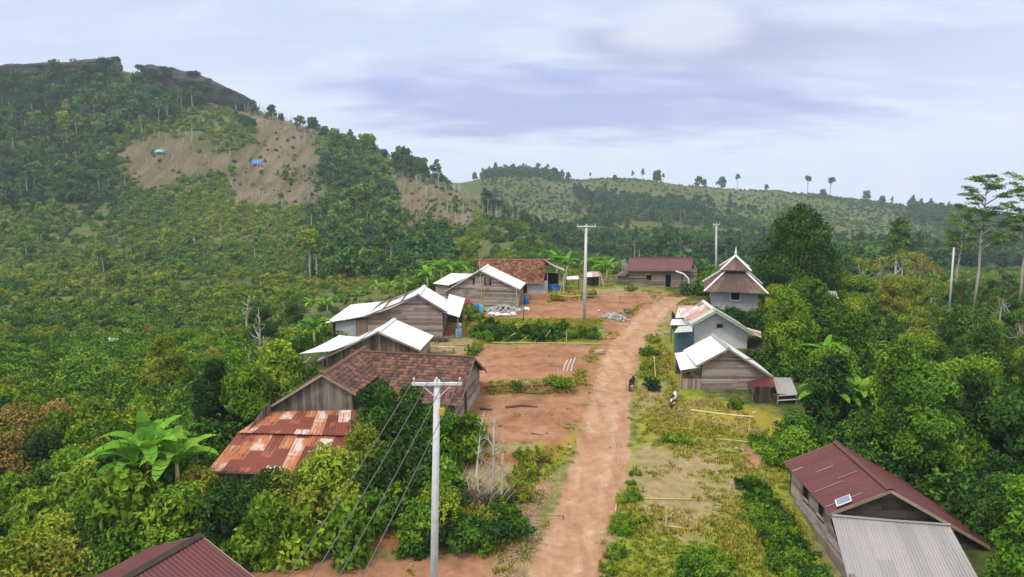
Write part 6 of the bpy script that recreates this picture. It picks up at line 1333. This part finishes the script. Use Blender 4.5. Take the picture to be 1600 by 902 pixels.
barrel(717, 528, .32, .85, M['cyan_plastic'], 'pale blue barrel at the porch of the swept white-roofed house')
barrel(745, 489, .3, .9, M['blue_plastic'], 'blue barrel left of the rubble heap'); barrel(752, 489, .26, .8, M['cyan_plastic'], 'pale blue barrel touching the blue one at the rubble heap')
barrel(822, 475, .3, .85, M['blue_plastic'], 'deep blue barrel at the right corner of the plank house')
p = hit(717, 527); m = MB(); m.blob(p + Vector((.05, .3, 1.15)), (.28, .25, .22), 8, .3, seed=9); m.tube([p + Vector((.05, .35, 0)), p + Vector((.05, .3, 1.1))], .06, 6); one(m, 'water_tank', M['plaster'], tuple(p), 'small whitish tank on a stick behind the pale blue barrel', 'tank')
p = hit(867, 452); m = MB(); m.blob(p + Vector((0, 0, .25)), (.9, .5, .4), 10, .25, seed=12); one(m, 'tarpaulin', M['blue_plastic'], tuple(p), 'crumpled blue tarpaulin under the grey awning', 'tarpaulin')
p = hit(668, 748); barrel(668, 748, .28, .9, M['blue_plastic'], 'dark blue barrel half hidden in bushes left of the near pole')
p = hit(684, 535); o = thing('log_pile', p, 'stack of cut logs below the porch of the swept white-roofed house', 'log pile')
for k in range(14):
    q = p + Vector((-.9 + .28 * (k % 7) + .14 * (k // 7), 0, .12 + .22 * (k // 7))); m = MB(); m.tube([q, q + Vector((random.uniform(-.05, .05), .8, 0))], .12, 7); m.build('log', M['bark'], o)
p = hit(690, 552); o = thing('bench', p, 'rough plank bench in the yard behind the clay-tiled roof', 'bench'); m = MB(); m.box(p + Vector((0, 0, .55)), 2.4, .5, .07, .02); m.build('seat', M['wood_tan'], o)
for sx in (-1.1, 1.1): m = MB(); m.box(p + Vector((sx, 0, -.1)), .12, .45, .66); m.build('leg', M['wood'], o)
p = hit(740, 698); o = thing('box_hive', p, 'small white box on a stand beside the bare dead tree', 'box'); m = MB(); m.box(p + Vector((0, 0, .75)), .55, .4, .3, .1); m.build('box', M['white_paint'], o)
m = MB(); m.box(p + Vector((0, 0, 1.05)), .66, .5, .05, .1); m.build('lid', M['plaster_grey'], o)
for sx, sy in ((-.2, -.14), (.2, -.14), (-.2, .14), (.2, .14)): m = MB(); m.beam(p + Vector((sx, sy, -.1)), p + Vector((sx, sy, .76)), .05); m.build('leg', M['wood'], o)
# pale stones
for k, (px, py, s, w_) in enumerate(((954, 700, .13, 'on the right edge of the road'), (1178, 646, .16, 'at the foot of the bamboo bar'), (737, 795, .22, 'below the dead tree'), (930, 610, .15, 'on the left edge of the road'), (945, 635, .14, 'in the road beside the leaning stake'), (1022, 560, .18, 'under the bushes at the road edge'), (1030, 524, .3, 'on the road edge before the low shed'), (1042, 522, .35, 'beside the low shed'), (890, 700, .14, 'on the left verge'), (935, 487, .25, 'before the stone heap'), (1120, 740, .1, 'on the dry lawn'), (1150, 702, .16, 'at the red patch of the lawn'), (1160, 704, .13, 'on the red patch of the lawn'))):
    p = hit(px, py); m = MB(); m.blob(p + Vector((0, 0, s * .3)), (s, s * .8, s * .6), 8, .25, seed=k + 200); one(m, 'stone', M['stone'], tuple(p), f'pale stone lying {w_}', 'stone')
# dead tree, reeds, flowers
p = hit(768, 788); plant('dead', p.x, p.y, 1.02, .5, 'on the verge before the clay-tiled house', rz=2.2); PLANTS[-1][0]['label'] = 'pale bare branching dead tree on the verge before the clay-tiled house'
for dx_, sc_, rz_, w_ in ((752, .8, .9, 'left'), (781, .72, 4.0, 'right')):
    p = hit(dx_, 795); plant('dead', p.x, p.y, sc_, .5, 'x', rz=rz_); PLANTS[-1][0]['label'] = f'lower bare pale stem {w_} of the branching dead tree'
p = hit(752, 720); plant('dead', p.x, p.y, .62, .5, 'x', rz=.4); PLANTS[-1][0]['label'] = 'smaller pale dead tree bending over the white box'
reed = [tuft_mesh(s + 40, 46, 1.5, .5, M['wood_tan']) for s in range(2)]
for k, (px, py, s, w_) in enumerate(((732, 790, 1.0, 'leftmost'), (745, 795, 1.1, 'second'), (758, 796, .9, 'third'), (772, 795, 1.0, 'fourth'), (786, 788, .8, 'rightmost'), (722, 776, .9, 'farthest'))):
    p = hit(px, py); o = bpy.data.objects.new('dry_reeds', reed[k % 2]); COL.objects.link(o); o.location = p; o.scale = (s, s, s); tag(o, f'{w_} clump of dry pale reeds below the dead tree', 'reeds', 'dry reeds below the dead tree')
p = hit(730, 490); fl = crown_mesh('flower_bush', rand_lobes(301, 6, .9, 1.7, .5, .9, .5), 700, .16, .12, M['pink'], seed=301); o = put('bush', p.x, p.y, .55, 'flower_bush', 'pink flowering bush between the white-roofed house and the rubble heap', 'bush', None, .4)
c_ = bpy.data.objects.new('flowers', fl); COL.objects.link(c_); c_.parent = o; c_.location = (0, 0, 1.1); c_.scale = (1.3, 1.3, 1.3)
# cloths, huts and rock on the hills
def tent(px, py, w_, hh, mat, label, Y=None):
    h = hit(px, py); o = thing('tarp_shelter', h, label, 'shelter'); m = MB(); a = [h + Vector(v) for v in ((-w_, -w_ * .5, hh * .45), (w_, -w_ * .5, hh * .45), (w_, w_ * .6, hh), (-w_, w_ * .6, hh))]; m.hexa(a, [v + Vector((0, 0, .12)) for v in a]); m.build('roof', mat, o)
    for v in ((-w_ * .9, -w_ * .45, .45), (w_ * .9, -w_ * .45, .45), (w_ * .9, w_ * .5, .95), (-w_ * .9, w_ * .5, .95)): m = MB(); m.beam(h + Vector((v[0], v[1], -.8)), h + Vector((v[0], v[1], hh * v[2])), .15); m.build('post', M['bark_pale'], o)
tent(401, 260, 2.6, 3.4, M['blue_plastic'], 'tiny blue tarpaulin shelter on the bare hillside clearing'); tent(250, 241, 2.3, 2.4, M['cyan_plastic'], 'tiny pale shelter on the green patch of the hillside'); tent(1004, 366, 1.4, 2.4, M['white_paint'], 'tiny white hut roof on the brown slope beyond the far house'); tent(177, 545, .62, 1.3, M['white_paint'], 'small white sheet roof in the scrub of the left slope')
p = hit(162, 690); m = MB(); m.tube([p, p + Vector((0, 0, 3.2))], .07, 6); one(m, 'stake', M['bark_pale'], tuple(p), 'grey dead post standing in the left scrub above the banana plants', 'post')
from mathutils import noise as mn
def outcrop(name, label, outline, Y, depth, seed):
    P = [at(px, py, Y) for px, py in outline]; c = sum(P, Vector()) / len(P); o = thing(name, c, label, 'rock'); n = len(P); L = 7; vs = []
    for k in range(L):
        f = k / (L - 1); sc = .55 + .45 * math.sin(math.pi * (.12 + .76 * f)) if 0 < k < L - 1 else .5
        for p in P:
            q = c + (p - c) * Vector((1, 1, 1)); q = c + Vector(((p.x - c.x) * (1 - .12 * abs(f - .3)), 0, (p.z - c.z) * sc * (1.0 if k <= 2 else 1)))
            q.y = Y + depth * (f - .25); d = mn.noise_vector(q * .12 + Vector((seed, 0, 0))) * 1.1 + mn.noise_vector(q * .4) * .5; vs.append(q + d)
    fs = [(k * n + i, k * n + (i + 1) % n, (k + 1) * n + (i + 1) % n, (k + 1) * n + i) for k in range(L - 1) for i in range(n)] + [tuple(range(n)), tuple((L - 1) * n + i for i in range(n - 1, -1, -1))]
    m = MB(); m.add(vs, fs, .5); ob = m.build('cliff', M['rock'], o); md = ob.modifiers.new('sub', 'SUBSURF'); md.subdivision_type = 'SIMPLE'; md.levels = 2; md.render_levels = 2
    tex = bpy.data.textures.new('crag', 'CLOUDS'); tex.noise_scale = 2.5; dm = ob.modifiers.new('crag', 'DISPLACE'); dm.texture = tex; dm.strength = 1.6; dm.texture_coords = 'GLOBAL'
    rr = random.Random(seed); xs = [p.x for p in P]; lob = []
    for k in range(60):
        x = rr.uniform(min(xs), max(xs)); top = max((p.z for p in P if abs(p.x - x) < 5), default=c.z); lob.append((x - c.x, rr.uniform(-.3, .5) * depth * .5, top - c.z - rr.uniform(.6, 2.2), rr.uniform(1.6, 3.2), rr.uniform(1.6, 3), rr.uniform(.8, 1.4)))
        if k % 2: lob[-1] = (lob[-1][0], -depth * .28, lob[-1][2] - rr.uniform(1, 6.5), *lob[-1][3:])
    me = crown_mesh('scrub', lob, 10500, .95, .6, M['leaf_far'], seed=seed); sb = bpy.data.objects.new('scrub', me); COL.objects.link(sb); sb.parent = o; sb['tint'] = .04; return o
outcrop('rock_outcrop', 'long dark overgrown crag with jutting tip on top of the left hill', [(-90, 112), (-40, 107), (0, 106), (12, 101), (40, 101), (78, 97), (118, 97), (124, 93), (150, 92), (172, 88), (181, 87), (178, 92), (186, 101), (186, 108), (166, 114), (110, 122), (40, 128), (-40, 128), (-90, 128)], 478, 18, 4)
outcrop('rock_outcrop', 'lower dark crag sloping down right of the notch on the left hill', [(219, 106), (224, 101), (236, 102), (256, 105), (298, 112), (322, 122), (352, 136), (376, 152), (394, 178), (380, 190), (352, 180), (322, 166), (290, 154), (250, 144), (224, 134), (219, 116)], 478, 18, 9)
# labels that single each plant out: first by look and place, then by order along the picture
from collections import defaultdict
ORD = ['leftmost', 'second', 'third', 'fourth', 'fifth', 'sixth', 'seventh', 'eighth', 'ninth', 'tenth', 'eleventh', 'twelfth', 'thirteenth', 'fourteenth', 'fifteenth', 'sixteenth', 'seventeenth', 'eighteenth', 'nineteenth', 'twentieth', 'twenty-first', 'twenty-second', 'twenty-third', 'twenty-fourth']
by = defaultdict(list)
for p_ in PLANTS:
    if 'label' not in p_[0]: by[(p_[1], p_[2])].append(p_[0])
for (a_, wh), obs in by.items():
    obs.sort(key=lambda o: o.location.x / max(o.location.y, 1))
    for k_, o in enumerate(obs):
        if len(obs) == 1: o['label'] = f"{a_} {wh}"
        elif k_ == len(obs) - 1: o['label'] = f"rightmost {a_} {wh}"
        elif k_ == 0: o['label'] = f"leftmost {a_} {wh}"
        else: o['label'] = f"{ORD[k_]} {a_} from left {wh}" if k_ < len(ORD) else f"right-hand {a_} {wh}"
        o['group'] = f"plants {wh}"
